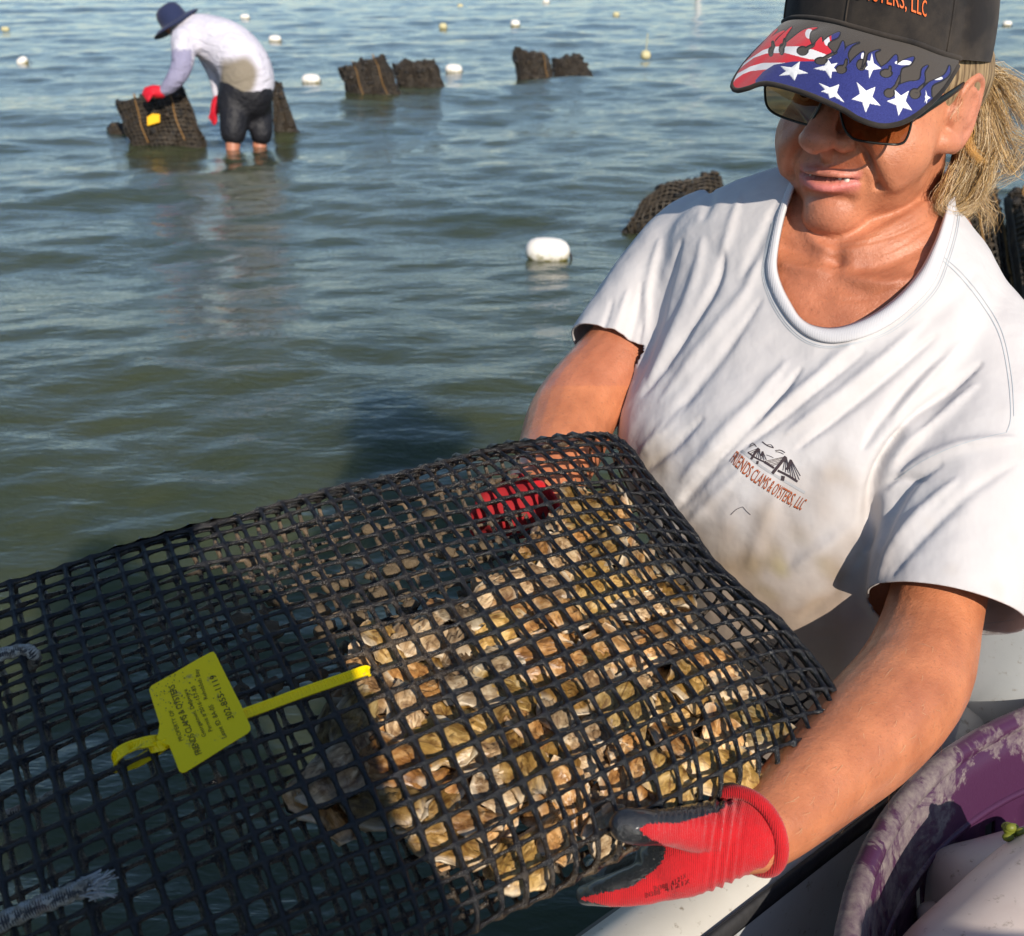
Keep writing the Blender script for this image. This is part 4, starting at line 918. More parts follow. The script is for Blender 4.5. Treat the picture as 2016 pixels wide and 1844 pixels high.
def cutend(c, ax, rad, th_=.011):
    ax = np.array(ax)/np.linalg.norm(ax); bm.normal_update(); sel = []
    for f in bm.faces:
        d_ = np.array(f.calc_center_median())-c; al = d_@ax
        if -.030 < al < .04 and np.linalg.norm(d_-al*ax) < rad and ttree.find_nearest(Vector(d_+c))[3] > th_: sel.append(f)
    vs = set(v for f in sel for v in f.verts); es = set(e for f in sel for e in f.edges)
    bmesh.ops.bisect_plane(bm, geom=list(vs)+list(es)+sel, plane_co=Vector(c-ax*.012), plane_no=Vector(ax), clear_outer=True)
cR = P(1193, 712, 1.188); cL = P(1857, 1226, .932)
aR = P(1150, 785, 1.172)-P(1215, 680, 1.195); aL = P(1838, 1330, .918)-P(1868, 1160, .942)
cutend(cR, aR, .062, .003); cutend(cL, aL, .076)
bm.to_mesh(shirt); bm.free()
V = getv(shirt); pjs = proj(V); nn = np.array([noise.noise(Vector(p*11)) for p in V]); n2 = np.array([noise.noise(Vector(p*45)) for p in V])
C = np.tile([.61, .59, .588], (len(V), 1))
# dirt rubbed into the belly of the shirt, stains on the flank
u, v = pjs[:, 0], pjs[:, 1]
m1 = np.clip((v-950-(1500-u)*.12+nn*110+n2*60)/180, 0, 1)*np.clip(1-(u-1650)/160, 0, 1)*.8; C = C*(1-m1[:, None])+np.array([.25, .17, .105])*m1[:, None]
m2 = (np.exp(-(((u-1510)/130)**2+((v-1110)/45)**2))*.7+np.exp(-(((u-1280)/45)**2+((v-920)/70)**2))*.75)*np.clip(.6+nn*1.1+n2*.6, 0, 1)*.95; C = C*(1-m2[:, None])+np.array([.27, .20, .12])*m2[:, None]
m3 = np.exp(-(((u-1560)/60)**2+((v-1130)/50)**2))*np.clip(.4+n2*1.4, 0, 1)*.35; C = C*(1-m3[:, None])+np.array([.45, .42, .14])*m3[:, None]
m4 = np.clip(n2-.35, 0, 1)*np.clip((v-700)/300, 0, 1)*.5; C = C*(1-m4[:, None])+np.array([.5, .42, .33])*m4[:, None]
setcol(shirt, C)
SHIRTK.color(SHIRTK.mix(1.0, SHIRTK.attr(), SHIRTK.ramp(SHIRTK.noise(16, 5), [(.3, (.93, .92, .92)), (.7, (1.0, 1.0, 1.0))]), 'MULTIPLY'))
hb = SHIRTK.bump(SHIRTK.noise(26, 3, .5), .30, .010); SHIRTK.bump(SHIRTK.noise(1400, 2), .22, .0006, hb)
shirt = evalmods(shirt, [('SOLIDIFY', dict(thickness=.0022, offset=-1))])
so_ = link('t_shirt', shirt, SHIRT, woman)
COLLAR = mat('ribbed_collar', (.62, .61, .625), .85, .15); k = N(COLLAR); wv = k.n('ShaderNodeTexWave'); wv.inputs['Scale'].default_value = 240; k.l(k.co(), wv.inputs[0]); k.bump(wv.outputs[0], .25, .0008)
# collar band, lying on the shirt and rolled over the cut edge
tr = shirt_full; m = 120; A = catmull(COLL_OUT, m); B = catmull(COLL_IN, m); V = []; K = 9
zz = []
for i in range(m):
    a = cast(tr, *A[i], .001); b = cast(tr, *B[i], .001); zz.append((a, b))
def fill(L):
    ok = [i for i, x in enumerate(L) if x is not None]
    return np.array([L[min(ok, key=lambda q: abs(q-i))] if L[i] is None else L[i] for i in range(len(L))])
AA = [proj(x[0])[2] if x[0] is not None else None for x in zz]; BB = [proj(x[1])[2] if x[1] is not None else None for x in zz]
def sm(L, it=6):
    L = np.array(fill(L), float)
    for _ in range(it): L[1:-1] = (L[:-2]+2*L[1:-1]+L[2:])/4
    return L
AA, BB = sm(AA, 14), sm(BB, 14)
for i in range(m):
    for q in range(K):
        f = q/(K-1); uv = A[i]*(1-f)+B[i]*f; z = AA[i]*(1-f)+BB[i]*f; prof = .0042*math.sin(PI*min(1, f*1.0+.04))**.45
        if f > .85: prof -= .006*(f-.85)/.15
        V.append(P(uv[0], uv[1], z-prof))
me = mkq('collar', V, gridq(m, K)); me = evalmods(me, [('SOLIDIFY', dict(thickness=.003, offset=1))]); V_ = getv(me)
link('collar', me, COLLAR, so_).location = (0, 0, 0)
STITCH = mat('stitching', (.48, .52, .55), .8)
g = Geo(); tr2 = bvh(shirt)
def stitched(line, w=1.6, dash=True):
    L = catmull(line, 60)
    stroke(g, tr2, [tuple(p) for p in L], w, .0005)
stitched([(x-4 if i < 9 else x+5, y+7) for i, (x, y) in enumerate(COLL_OUT[2:-1])]); stitched([(x-7 if i < 9 else x+8, y+10) for i, (x, y) in enumerate(COLL_OUT[2:-1])], 1.1)
stitched([X3(1620, 405), X3(1690, 470), X3(1770, 570), X3(1840, 690), X3(1875, 850), X3(1885, 1000), X3(1870, 1060)]); stitched([X3(1634, 400), X3(1704, 464), X3(1783, 562), X3(1852, 682), X3(1888, 850), X3(1897, 1000)], 1.2)
stitched([X3(255, 720), X3(320, 795), X3(400, 845), X3(455, 862)]); stitched([X3(1360, 1725), X3(1450, 1765), X3(1620, 1790), X3(1780, 1785), X3(1900, 1770)]); stitched([X3(1870, 1062), X3(1700, 1105), X3(1560, 1165), X3(1450, 1240)], 1.4)
tag(link('seam_stitches', g.mesh('seam_stitches'), STITCH, so_), kind='stuff').location = (0, 0, 0)
# printed emblem and lettering
def Z4(x, y): return (1401.75+x*.125, 826.9+y*.125)
g = Geo(); lines = [((740,450),(680,530),(618,625),34), ((805,500),(775,570),None,22), ((1165,580),(1070,700),(950,850),42), ((1250,630),(1180,790),None,34), ((570,515),(690,600),(830,665),20), ((830,665),(980,760),None,30), ((1040,800),(1200,880),(1350,975),32), ((725,650),(712,700),None,34), ((1125,885),(1108,960),None,52),
 ((740,450),(570,515),None,9), ((735,460),(600,545),None,9), ((730,480),(640,565),None,9), ((745,455),(700,600),None,8), ((750,460),(735,620),None,8), ((755,460),(770,625),None,8), ((805,500),(860,635),None,9), ((800,505),(825,640),None,9), ((810,498),(790,620),None,8),
 ((1165,580),(840,655),None,9), ((1155,595),(855,675),None,9), ((1140,620),(885,690),None,9), ((1120,645),(920,710),None,9), ((1100,670),(950,725),None,9), ((1165,585),(1205,840),None,9), ((1160,600),(1160,830),None,9), ((1150,620),(1120,800),None,9), ((1175,590),(1240,860),None,9),
 ((1250,630),(1395,885),None,9), ((1248,640),(1378,945),None,9), ((1240,650),(1330,950),None,9), ((1235,665),(1285,930),None,9), ((1225,680),(1240,890),None,9), ((795,350),(880,412),(975,445),14), ((860,400),(930,395),(970,440),8), ((1000,490),(1080,480),(1150,520),12), ((1010,505),(1070,515),(1130,545),9), ((860,555),(920,575),(970,600),7), ((600,420),(650,370),(705,430),9), ((590,440),(660,400),(690,400),8), ((300,1495),(390,1410),(490,1370),7), ((490,1370),(540,1430),(610,1495),7)]
for l in lines:
    stroke(g, tr2, [Z4(*p) for p in l[:-1] if p], l[-1]*.125*1.1, .0006)
tag(link('bridge_print', g.mesh('bridge_print'), mat('dark_print', (.045, .03, .035), .8), so_), kind='stuff').location = (0, 0, 0)
g = Geo(); stroke(g, tr2, [Z4(*p) for p in ((470, 490), (780, 735), (1090, 930), (1465, 1150))], 5, .0004); link('shore_print', g.mesh('shore_print'), mat('grey_print', (.42, .42, .43), .8), so_).location = (0, 0, 0)
g = Geo(); base = [Z4(290, 655), Z4(560, 905), Z4(850, 1105), Z4(1100, 1270), Z4(1400, 1425)]
textcast(g, tr2, 'FRIENDS CLAMS & OYSTERS, LLC', base, (14, -22), .0007); link('lettering_print', g.mesh('lettering_print'), mat('rust_print', (.42, .10, .03), .8), so_).location = (0, 0, 0)
g = Geo(); textcast(g, tr2, 'FRIENDS CLAMS & OYSTERS, LLC', [(x-.9, y+.9) for x, y in base], (14, -22), .0004); link('lettering_shadow_print', g.mesh('lettering_shadow_print'), mat('brown_print', (.07, .03, .03), .8), so_).location = (0, 0, 0)

# ---- cap
CAPM = mat('faded_charcoal_twill', (.035, .03, .027), .9, .2, sheen=.1); k = N(CAPM)
k.color(k.mix(k.ramp(k.noise(19, 5, .65), [(.38, 0.0), (.72, 1.0)]), (.018, .016, .016), (.062, .050, .040))); wv = k.n('ShaderNodeTexWave'); wv.inputs['Scale'].default_value = 420; k.l(k.co(rot=(.3, .5, .2)), wv.inputs[0]); h = k.bump(wv.outputs[0], .35, .0006); k.bump(k.noise(60, 4), .25, .002, h)
def O1(x, y): return (1401.75+x*.3046, y*.3046)
cap = empty('cap', H((0, .01, .10)), 'faded black cap with a stars and stripes flame print on its brim', 'cap')
inner = [(1889,118,.962),(1850,107,.945),(1800,88,.932),(1737,72,.930),(1680,56,.940),(1640,45,.955),(1597,38,.975),(1560,38,1.0),(1538,48,1.03)]
outer = [(1886,128,.955),(1859,171,.935),(1831,201,.922),(1798,227,.913),(1767,241,.908),(1731,244,.903),(1691,231,.900),(1661,213,.903),(1615,192,.912),(1566,174,.928),(1508,161,.950),(1472,171,.965),(1450,175,.978),(1443,163,.987),(1463,128,.998),(1493,94,1.010),(1535,55,1.028)]
nb_, nr_ = 700, 240
I_ = catmull(inner, nb_); O_ = catmull(outer, nb_)
# even spacing along each rim
def even(L, n):
    s = np.r_[0, np.cumsum(np.linalg.norm(np.diff(L[:, :2], axis=0), axis=1))]; t = np.linspace(0, s[-1], n); return np.stack([np.interp(t, s, L[:, q]) for q in range(3)], 1)
I_ = even(catmull(inner, 300), nb_); O_ = even(catmull(outer, 400), nb_)
WI = np.array([P(*p) for p in I_]); WO = np.array([P(*p) for p in O_]); f = np.linspace(0, 1, nr_); upv = RH[:, 2]
ss = np.linspace(0, 1, nb_); bulge = .010*np.sin(PI*ss)**.6
V = WI[:, None]*(1-f)[None, :, None]+WO[:, None]*f[None, :, None]+(bulge[:, None]*np.sin(PI*f)[None, :]*.9)[..., None]*upv
brimV = V.reshape(-1, 3); pb = proj(brimV); ox_ = (pb[:, 0]-1401.75)/.3046; oy_ = pb[:, 1]/.3046; XY = np.stack([ox_, oy_], 1)
base_ = [(120,560),(150,480),(175,450),(240,375),(310,320),(400,305),(480,300),(560,305),(650,325),(700,360),(770,375),(830,415),(900,420),(960,450),(1020,450),(1100,455),(1160,480),(1200,560),(1260,590),(1330,605),(1400,600),(1425,640),(1440,700),(1500,1000),(0,1000)]
tong = [[(250,370),(290,300),(340,240),(425,190),(370,260),(350,330)],[(330,330),(350,270),(430,215),(470,205),(410,260),(400,320)],[(390,315),(430,250),(515,178),(470,250),(475,315)],[(470,310),(520,250),(600,195),(680,183),(640,205),(628,255),(645,330)],[(620,330),(660,290),(708,245),(700,340)],[(680,360),(705,290),(760,240),(822,212),(812,245),(765,268),(745,300),(785,350),(775,385)],[(760,385),(810,335),(845,270),(856,335),(835,415)],[(825,420),(850,370),(870,310),(950,278),(905,300),(875,355),(885,415)],[(880,440),(915,385),(978,338),(972,395),(950,450)],[(980,460),(1000,400),(1015,350),(1085,325),(1052,345),(1062,395),(1090,455)],[(1070,460),(1130,415),(1188,358),(1195,410),(1165,490)],[(1150,500),(1180,440),(1225,400),(1303,373),(1280,420),(1220,450),(1205,560)],[(1195,570),(1260,535),(1340,520),(1358,450),(1395,428),(1372,470),(1372,530),(1330,600)],[(1330,610),(1390,545),(1500,490),(1533,428),(1535,480),(1490,520),(1420,560),(1410,640)]]
def cr(p, n=6):
    p = np.array(p, float); q = np.concatenate([p[-1:], p, p[:2]]); out = []
    for i in range(1, len(q)-2):
        for t in np.arange(0, 1, 1/n): out.append(.5*((2*q[i])+(q[i+1]-q[i-1])*t+(2*q[i-1]-5*q[i]+4*q[i+1]-q[i+2])*t*t+(3*q[i]-q[i-1]-3*q[i+1]+q[i+2])*t**3))
    return np.array(out)
flag = inpoly(XY, base_); edge = polydist(XY, base_[:23])[0]
for t in tong:
    t = cr(t, 4); flag |= inpoly(XY, t); edge = np.minimum(edge, polydist(XY, t, True)[0])
holes = [(585,335,32,26),(705,400,34,20),(835,455,30,24),(965,425,28,32),(1125,480,34,24),(1145,608,30,26),(1312,612,32,30),(450,325,13,26),(380,340,12,22)]
hin = np.zeros(len(XY), bool); hed = np.full(len(XY), 99.)
for a, b, c_, d_ in holes:
    r_ = np.sqrt(((ox_-a)/c_)**2+((oy_-b)/d_)**2); hin |= r_ < 1; hed = np.minimum(hed, abs(r_-1)*min(c_, d_))
nsp = np.array([.5]); rng = RNG.rand(len(XY))
necks = [((585,335),(650,300),(665,262)),((705,400),(745,372),(800,345)),((835,455),(862,425),(868,395)),((965,425),(990,398),(990,370)),((1125,480),(1150,455),(1150,440)),((1145,608),(1190,560),(1215,500)),((1312,612),(1350,572),(1385,540)),((450,325),(468,290),(470,262)),((380,340),(396,305),(392,280))]
for nk in necks: dn_, tn2 = polydist(XY, nk); w_n = 9-4*tn2; hin |= dn_ < w_n; hed = np.minimum(hed, np.abs(dn_-w_n))
Cb = np.tile([.062, .052, .044], (len(XY), 1))
b0 = np.interp(ox_, [140, 230, 330, 400, 560, 660, 780], [470, 395, 330, 308, 306, 330, 376]); b1 = np.interp(ox_, [140, 200, 270, 350, 470, 620, 780], [495, 432, 380, 352, 348, 388, 398]); b2 = np.interp(ox_, [120, 170, 250, 330, 430], [520, 478, 435, 413, 412]); b3 = np.interp(ox_, [120, 150, 200, 250, 350], [560, 520, 485, 466, 455])
stripe = np.where(oy_ < b0, 0, np.where(oy_ < b1, 1, np.where(oy_ < b2, 0, np.where(oy_ < b3, 1, 0))))
gb = np.interp(ox_, [280, 330, 400, 520, 680, 770, 771], [525, 470, 425, 404, 402, 382, 0]); blue = (ox_ > 280) & (oy_ > gb)
fc_ = np.where(stripe[:, None] == 1, np.array([[.78, .76, .76]]), np.array([[.62, .018, .035]])); fc_ = np.where(blue[:, None], np.array([[.014, .018, .115]])+rng[:, None]*np.array([[.020, .026, .10]]), fc_)
tips = ((((ox_-628)/26)**2+((oy_-225)/32)**2) < 1) | ((((ox_-742)/18)**2+((oy_-268)/34)**2) < 1) | ((((ox_-1235)/55)**2+((oy_-412)/16)**2) < 1) | ((((ox_-1455)/36)**2+((oy_-512)/12)**2) < 1) | ((((ox_-975)/12)**2+((oy_-375)/28)**2) < 1)
fc_ = np.where(tips[:, None], np.array([[.72, .72, .74]]), fc_)
stars = [[(567,405),(622,482),(533,528),(432,498),(445,437)],[(655,452),(745,385),(812,415),(808,470),(768,518)],[(1032,352),(1094,452),(1015,515),(982,455),(1000,400)],[(690,545),(822,553),(858,674),(760,645),(706,600)],[(935,540),(1056,570),(1088,692),(992,737),(903,650)],[(1178,588),(1272,595),(1293,722),(1205,757),(1129,662)],[(1380,590),(1412,640),(1385,680),(1372,670),(1375,630)]]
relief = np.zeros(len(XY))
for st in stars:
    st = np.array(st, float); c_ = st.mean(0); pl = []
    for i in range(5):
        pl.append(st[i]); mid = (st[i]+st[(i+1) % 5])/2; pl.append(c_+(mid-c_)*.52)
    ii = inpoly(XY, pl); fc_[ii] = [.80, .80, .80]; dd = polydist(XY[ii], np.array(pl), True)[0]; relief[ii] = np.clip(dd/16, 0, 1)*.0009+.0004
Cb = np.where((flag & ~hin)[:, None], fc_, Cb); out = ((edge < 9) & ~flag) | ((hed < 6.5) & flag & ~hin); Cb = np.where(out[:, None], np.array([[.008, .008, .012]]), Cb)
relief += np.where(flag & ~hin, .0006, 0)
brimV = brimV+relief[:, None]*upv; me = mkq('brim', brimV, gridq(nb_, nr_)); setcol(me, Cb)
BRIM = mat('embroidered_brim', (.5, .5, .5), .7, .25, sheen=.2); k = N(BRIM); k.color(k.attr()); k.bump(k.noise(1500, 2), .5, .0006)
link('brim', me, BRIM, cap)
BRD = mat('brim_underside', (.02, .018, .018), .9)
V2 = V[::10, ::20]-upv*.0032; V2 = np.concatenate([V2, (V[::10, -1:]-upv*.0032)], 1); link('brim_underside', mkq('brim_underside', V2.reshape(-1, 3), gridq(V2.shape[0], V2.shape[1])), BRD, cap)
ed = WO[::8]-upv*.0016; link('brim_piping', mk('brim_piping', *tube(ed, .0023, 8)), CAPM, cap)
# crown
nth, nz_ = 160, 40; V = []
cI = WI[::5]; th0 = Hi(cI); A0 = np.arctan2(th0[:, 0]/.086, (th0[:, 1]+.008)/.106)
ordr = np.argsort(A0); Zt = lambda a: np.interp(a, A0[ordr], th0[ordr, 2], left=None, right=None)
amax, amin = A0.max(), A0.min(); zR, zL = th0[np.argmin(A0), 2], th0[np.argmax(A0), 2]
for q in range(nz_):
    for j in range(nth):
        a = -PI+2*PI*j/nth
        if amin <= a <= amax: xr = np.interp(a, A0[ordr], np.hypot(th0[ordr, 0], th0[ordr, 1]+.008)); zb = float(Zt(a))
        else:
            aa = a if a > amax else a+2*PI; f_ = (aa-amax)/(2*PI-(amax-amin)); zb = zL*(1-f_)+zR*f_-.012*math.sin(PI*f_); ra = math.hypot(th0[np.argmax(A0), 0], th0[np.argmax(A0), 1]+.008); rb = math.hypot(th0[np.argmin(A0), 0], th0[np.argmin(A0), 1]+.008)
            ell_ = 1/math.sqrt((math.sin(a)/.088)**2+(math.cos(a)/.104)**2); w_ = math.sin(PI*f_)**.5; xr = (ra*(1-f_)+rb*f_)*(1-w_)+ell_*w_
        # polar angle in plan uses true direction
        dx, dy = math.sin(a)*.086, math.cos(a)*.106; L_ = math.hypot(dx, dy); dx /= L_; dy /= L_
        t = q/(nz_-1); ph = t*PI/2; hh = .185-zb; s_ = math.cos(ph)**.62 if t < 1 else 0
        r_ = xr*s_*(1+.03*math.sin(PI*t)); z = zb+hh*math.sin(ph)**1.05
        seam = min(abs(((a/(PI/3)+.5) % 1)-.5)*PI/3, 9); r_ -= .0012*math.exp(-(seam/.02)**2)
        V.append(H((dx*r_, dy*r_-.008, z)))
V = np.array(V); Vs = V.reshape(nz_, nth, 3)
link('crown', mkq('crown', V, gridq(nz_, nth, True)), CAPM, cap)
link('sweatband_piping', mk('sweatband_piping', *tube(WI[::10]+upv*.001, .0024, 8)), CAPM, cap)
for a in (-1.0, -.0, 1.05, 2.1):
    j = int(round((a+PI)/(2*PI)*nth)) % nth; link('panel_seam', mk('panel_seam', *tube(Vs[1:-2, j]*1.0+(Vs[1:-2, j]-H((0, -.008, .08)))*.004, .0009, 6)), CAPM, cap)
tr3 = BVHTree.FromPolygons([tuple(p) for p in V], [tuple(q) for q in gridq(nz_, nth, True)])
g = Geo(); textcast(g, tr3, 'FRIENDS CLAMS', [(1600, -62), (1690, -50), (1780, -28)], (-1, -36), .0012)
textcast(g, tr3, '& OYSTERS, LLC', [(1665, -3), (1720, 3), (1775, 17), (1822, 34)], (1, -33), .0012); link('cap_lettering', g.mesh('cap_lettering'), mat('orange_thread', (.80, .14, .02), .6), cap)

# ---- sunglasses
gls = empty('sunglasses', H((0, .10, .015)), 'thin black framed sunglasses with brown tinted lenses under the cap brim', 'sunglasses')
FRM = mat('black_metal_frame', (.02, .02, .018), .3, .6, .6)
LENS = bpy.data.materials.new('brown_lens'); LENS.use_nodes = True; ntl = LENS.node_tree; ntl.nodes.clear()
o_ = ntl.nodes.new('ShaderNodeOutputMaterial'); tb = ntl.nodes.new('ShaderNodeBsdfTransparent'); tb.inputs[0].default_value = (.36, .20, .09, 1); gb_ = ntl.nodes.new('ShaderNodeBsdfGlossy'); gb_.inputs['Roughness'].default_value = .03; gb_.inputs[0].default_value = (.8, .9, .75, 1)
fr_ = ntl.nodes.new('ShaderNodeFresnel'); fr_.inputs[0].default_value = 1.55; mx_ = ntl.nodes.new('ShaderNodeMixShader'); ntl.links.new(fr_.outputs[0], mx_.inputs[0]); ntl.links.new(tb.outputs[0], mx_.inputs[1]); ntl.links.new(gb_.outputs[0], mx_.inputs[2]); ntl.links.new(mx_.outputs[0], o_.inputs[0])
lensL = [(1655,215,.937),(1658,238,.935),(1664,256,.934),(1673,268,.934),(1686,276,.933),(1720,282,.930),(1758,285,.928),(1772,284,.929),(1781,279,.930),(1788,266,.931),(1793,248,.932),(1796,228,.933),(1793,212,.934),(1740,192,.934),(1690,185,.936),(1662,192,.937)]
lensR = [(1507,162,1.000),(1506,185,1.001),(1509,206,1.001),(1518,219,.999),(1533,228,.994),(1560,238,.982),(1589,246,.966),(1598,240,.962),(1606,226,.958),(1613,212,.955),(1618,196,.953),(1614,176,.954),(1580,160,.968),(1535,150,.990),(1512,151,1.000)]
for L in (lensL, lensR):
    Lc = cr(L, 5); ring = np.array([P(*p) for p in Lc]); link('frame', mk('frame', *tube(ring, .0011, 8, close=True)), FRM, gls)
    c_ = ring.mean(0)+H((0, .0025, 0))-H((0, 0, 0)); nn_ = len(ring); Vl = [c_]+[c_+(p-c_)*.5-(H((0, .0009, 0))-H((0, 0, 0))) for p in ring]+list(ring); Fl = [(0, 1+i, 1+(i+1) % nn_) for i in range(nn_)]+[(1+i, 1+nn_+i, 1+nn_+(i+1) % nn_, 1+(i+1) % nn_) for i in range(nn_)]
    link('lens', mk('lens', Vl, Fl), LENS, gls)
link('bridge', mk('bridge', *chain([P(1618, 200, .953), P(1632, 193, .938), P(1645, 200, .933), P(1656, 215, .937)], [.0012]*4, 8)), FRM, gls)
link('temple_arm', mk('temple_arm', *chain([P(1795, 228, .933), P(1808, 226, .934), P(1830, 212, .942), P(1875, 183, .965), P(1920, 150, .998)], [.0014, .0042, .0040, .0034, .0026], 8, flat=.35, up=RH[:, 0])), FRM, gls)
link('temple_arm', mk('temple_arm', *chain([P(1507, 170, 1.0), P(1500, 160, 1.02), P(1510, 150, 1.07)], [.0014, .003, .003], 8)), FRM, gls)

# ---- hair
HAIRM = mat('blond_grey_hair', (.4, .3, .2), .45, .4); k = N(HAIRM); k.color(k.attr()); k.b.inputs['Anisotropic'].default_value = .6
GD = []     # (points (u, v, z), spread, count, colour a, colour b)
GD.append(([(1905,150,1.06),(1925,215,1.075),(1925,290,1.08),(1900,350,1.075),(1880,395,1.06)], 17, 380))
GD.append(([(1922,150,1.07),(1940,220,1.09),(1936,300,1.09),(1918,365,1.08),(1896,408,1.07)], 18, 400))
GD.append(([(1900,290,1.05),(1893,330,1.05),(1868,372,1.045),(1850,402,1.04),(1862,420,1.045)], 18, 260))
GD.append(([(1880,330,1.04),(1862,375,1.04),(1850,410,1.04),(1880,422,1.05),(1915,400,1.06)], 12, 170))
GD.append(([(1940,300,1.08),(1935,350,1.075),(1910,395,1.065),(1880,418,1.06),(1850,405,1.05)], 14, 200))
GD.append(([(1945,135,1.07),(1975,165,1.09),(2000,205,1.10),(2030,250,1.11)], 26, 80))
GD.append(([(1940,160,1.07),(1965,215,1.09),(1985,265,1.10),(2035,285,1.11)], 26, 55))
GD.append(([(1935,140,1.07),(1968,150,1.085),(1995,160,1.10),(2035,190,1.11)], 22, 45))
GD.append(([(1890,140,1.02),(1905,140,1.03),(1925,150,1.04),(1940,190,1.06)], 9, 90))
GD.append(([(1888,150,1.0),(1895,172,1.0),(1888,200,1.0),(1880,235,.998)], 8, 26))
GD.append(([(1893,160,1.0),(1912,150,1.01),(1935,148,1.03),(1950,160,1.05)], 8, 80))
GD.append(([(1910,205,1.045),(1904,250,1.038),(1908,292,1.035),(1930,318,1.045)], 9, 60))
GD.append(([(1960,290,1.09),(1950,330,1.08),(1935,370,1.075),(1905,412,1.07)], 16, 130))
GD.append(([(1955,200,1.09),(1975,280,1.10),(2000,330,1.10),(1960,350,1.09),(1930,365,1.08)], 24, 26))
GD.append(([(1940,220,1.08),(1985,330,1.09),(2010,300,1.10),(2030,260,1.11)], 26, 22))
GD.append(([(1920,360,1.07),(1935,400,1.07),(1950,420,1.07),(1945,450,1.07)], 24, 26))
rs = np.random.RandomState(31); Vh = []; Fh = []; Ch = []
cols = np.array([(.56, .34, .12), (.80, .54, .23), (.26, .15, .06), (.60, .44, .27), (.90, .72, .46), (.38, .25, .12)])
for gi, (pts, sp, ct) in enumerate(GD):
    pts = np.array(pts, float); pts[:, 2] += -.0
    for q in range(int(ct*2.4)):
        off = rs.normal(size=3)*np.array([sp*.42, sp*.42, .010]); conv = rs.uniform(.5, 1.25); k_ = len(pts)
        pp = [np.array(p)+off*(.75+.5*i/(k_-1)*conv)+rs.normal(size=3)*np.array([2.6, 2.6, .001])*(.3+i/(k_-1)) for i, p in enumerate(pts)]
        C3 = catmull(pp, 11); ph = rs.rand()*6.28; am = rs.uniform(1.0, 6.5)*(1 if gi > 1 else .8)
        W3 = np.array([P(a+am*math.sin(i*.8+ph)*1.3, b+am*math.cos(i*.7+ph)*.8, z) for i, (a, b, z) in enumerate(C3)])
        wd = rs.uniform(.00010, .00026); T3 = np.gradient(W3, axis=0); S = np.cross(T3, FW); S /= np.linalg.norm(S, axis=1)[:, None]+1e-9; nn3 = np.cross(S, T3); nn3 /= np.linalg.norm(nn3, axis=1)[:, None]+1e-9
        tp_ = np.clip(np.linspace(1.6, .25, 11), .3, 1)[:, None]*wd; o = len(Vh)
        for i in range(11): Vh += [W3[i]-S[i]*tp_[i], W3[i]+S[i]*tp_[i], W3[i]-nn3[i]*tp_[i]*1.2]
        for i in range(10):
            b = o+i*3; Fh += [(b, b+1, b+4, b+3), (b+1, b+2, b+5, b+4), (b+2, b, b+3, b+5)]
        c_ = cols[rs.randint(6)]*rs.uniform(.75, 1.15)
        if gi == 11: c_ = np.array([.75, .42, .13])*rs.uniform(.8, 1.2)
        Ch += [c_]*33
me = mkq('hair', Vh, np.array(Fh)); setcol(me, np.array(Ch)); link('hair', me, HAIRM, woman)
na = proj(bmx); hm = np.where((na[:, 1] > 1270) & (na[:, 0] > 1480) & (na[:, 0] < 1880) & ((nrmv@FW) < -.05))[0]
Va = []; Fa = []
for q in rs.choice(hm, 420):
    p = bmx[q]; n_ = nrmv[q]; ad = P(1470, 1650, .733)-P(1800, 1330, .895); ad /= np.linalg.norm(ad); t = ad-n_*(ad@n_); t /= np.linalg.norm(t); t = t+rs.normal(size=3)*.35; L = rs.uniform(.005, .011); s_ = np.cross(t, n_)*.00011; o = len(Va)
    for i in range(4): c_ = p+t*L*i/3+n_*(.0012*math.sin(i)); Va += [c_-s_*(1-i*.25), c_+s_*(1-i*.25)]
    for i in range(3): Fa.append((o+2*i, o+2*i+1, o+2*i+3, o+2*i+2))
tag(link('arm_hair', mkq('arm_hair', Va, np.array(Fa)), mat('fine_arm_hair', (.62, .42, .24), .5), woman), kind='stuff')
# a full inner volume so the bob is not see-through
inn = union([chain([P(1925, 160, 1.095), P(1935, 240, 1.10), P(1922, 320, 1.095), P(1900, 375, 1.085)], [.014, .017, .018, .012], 14), chain([P(1895, 300, 1.07), P(1880, 360, 1.065), P(1872, 395, 1.062)], [.010, .010, .006], 12), hel((0, -.03, .03), (.085, .098, .072))], .004, 3)
IH = mat('inner_hair', (.20, .14, .08), .8); k = N(IH); wv = k.n('ShaderNodeTexNoise'); wv.inputs['Scale'].default_value = 30; k.l(k.co(scale=(8, 8, .6)), wv.inputs[0]); k.color(k.ramp(wv.outputs[0], [(.35, (.10, .06, .03)), (.6, (.34, .24, .13))])); k.bump(wv.outputs[0], .9, .004)
link('hair_underlayer', inn, IH, woman)

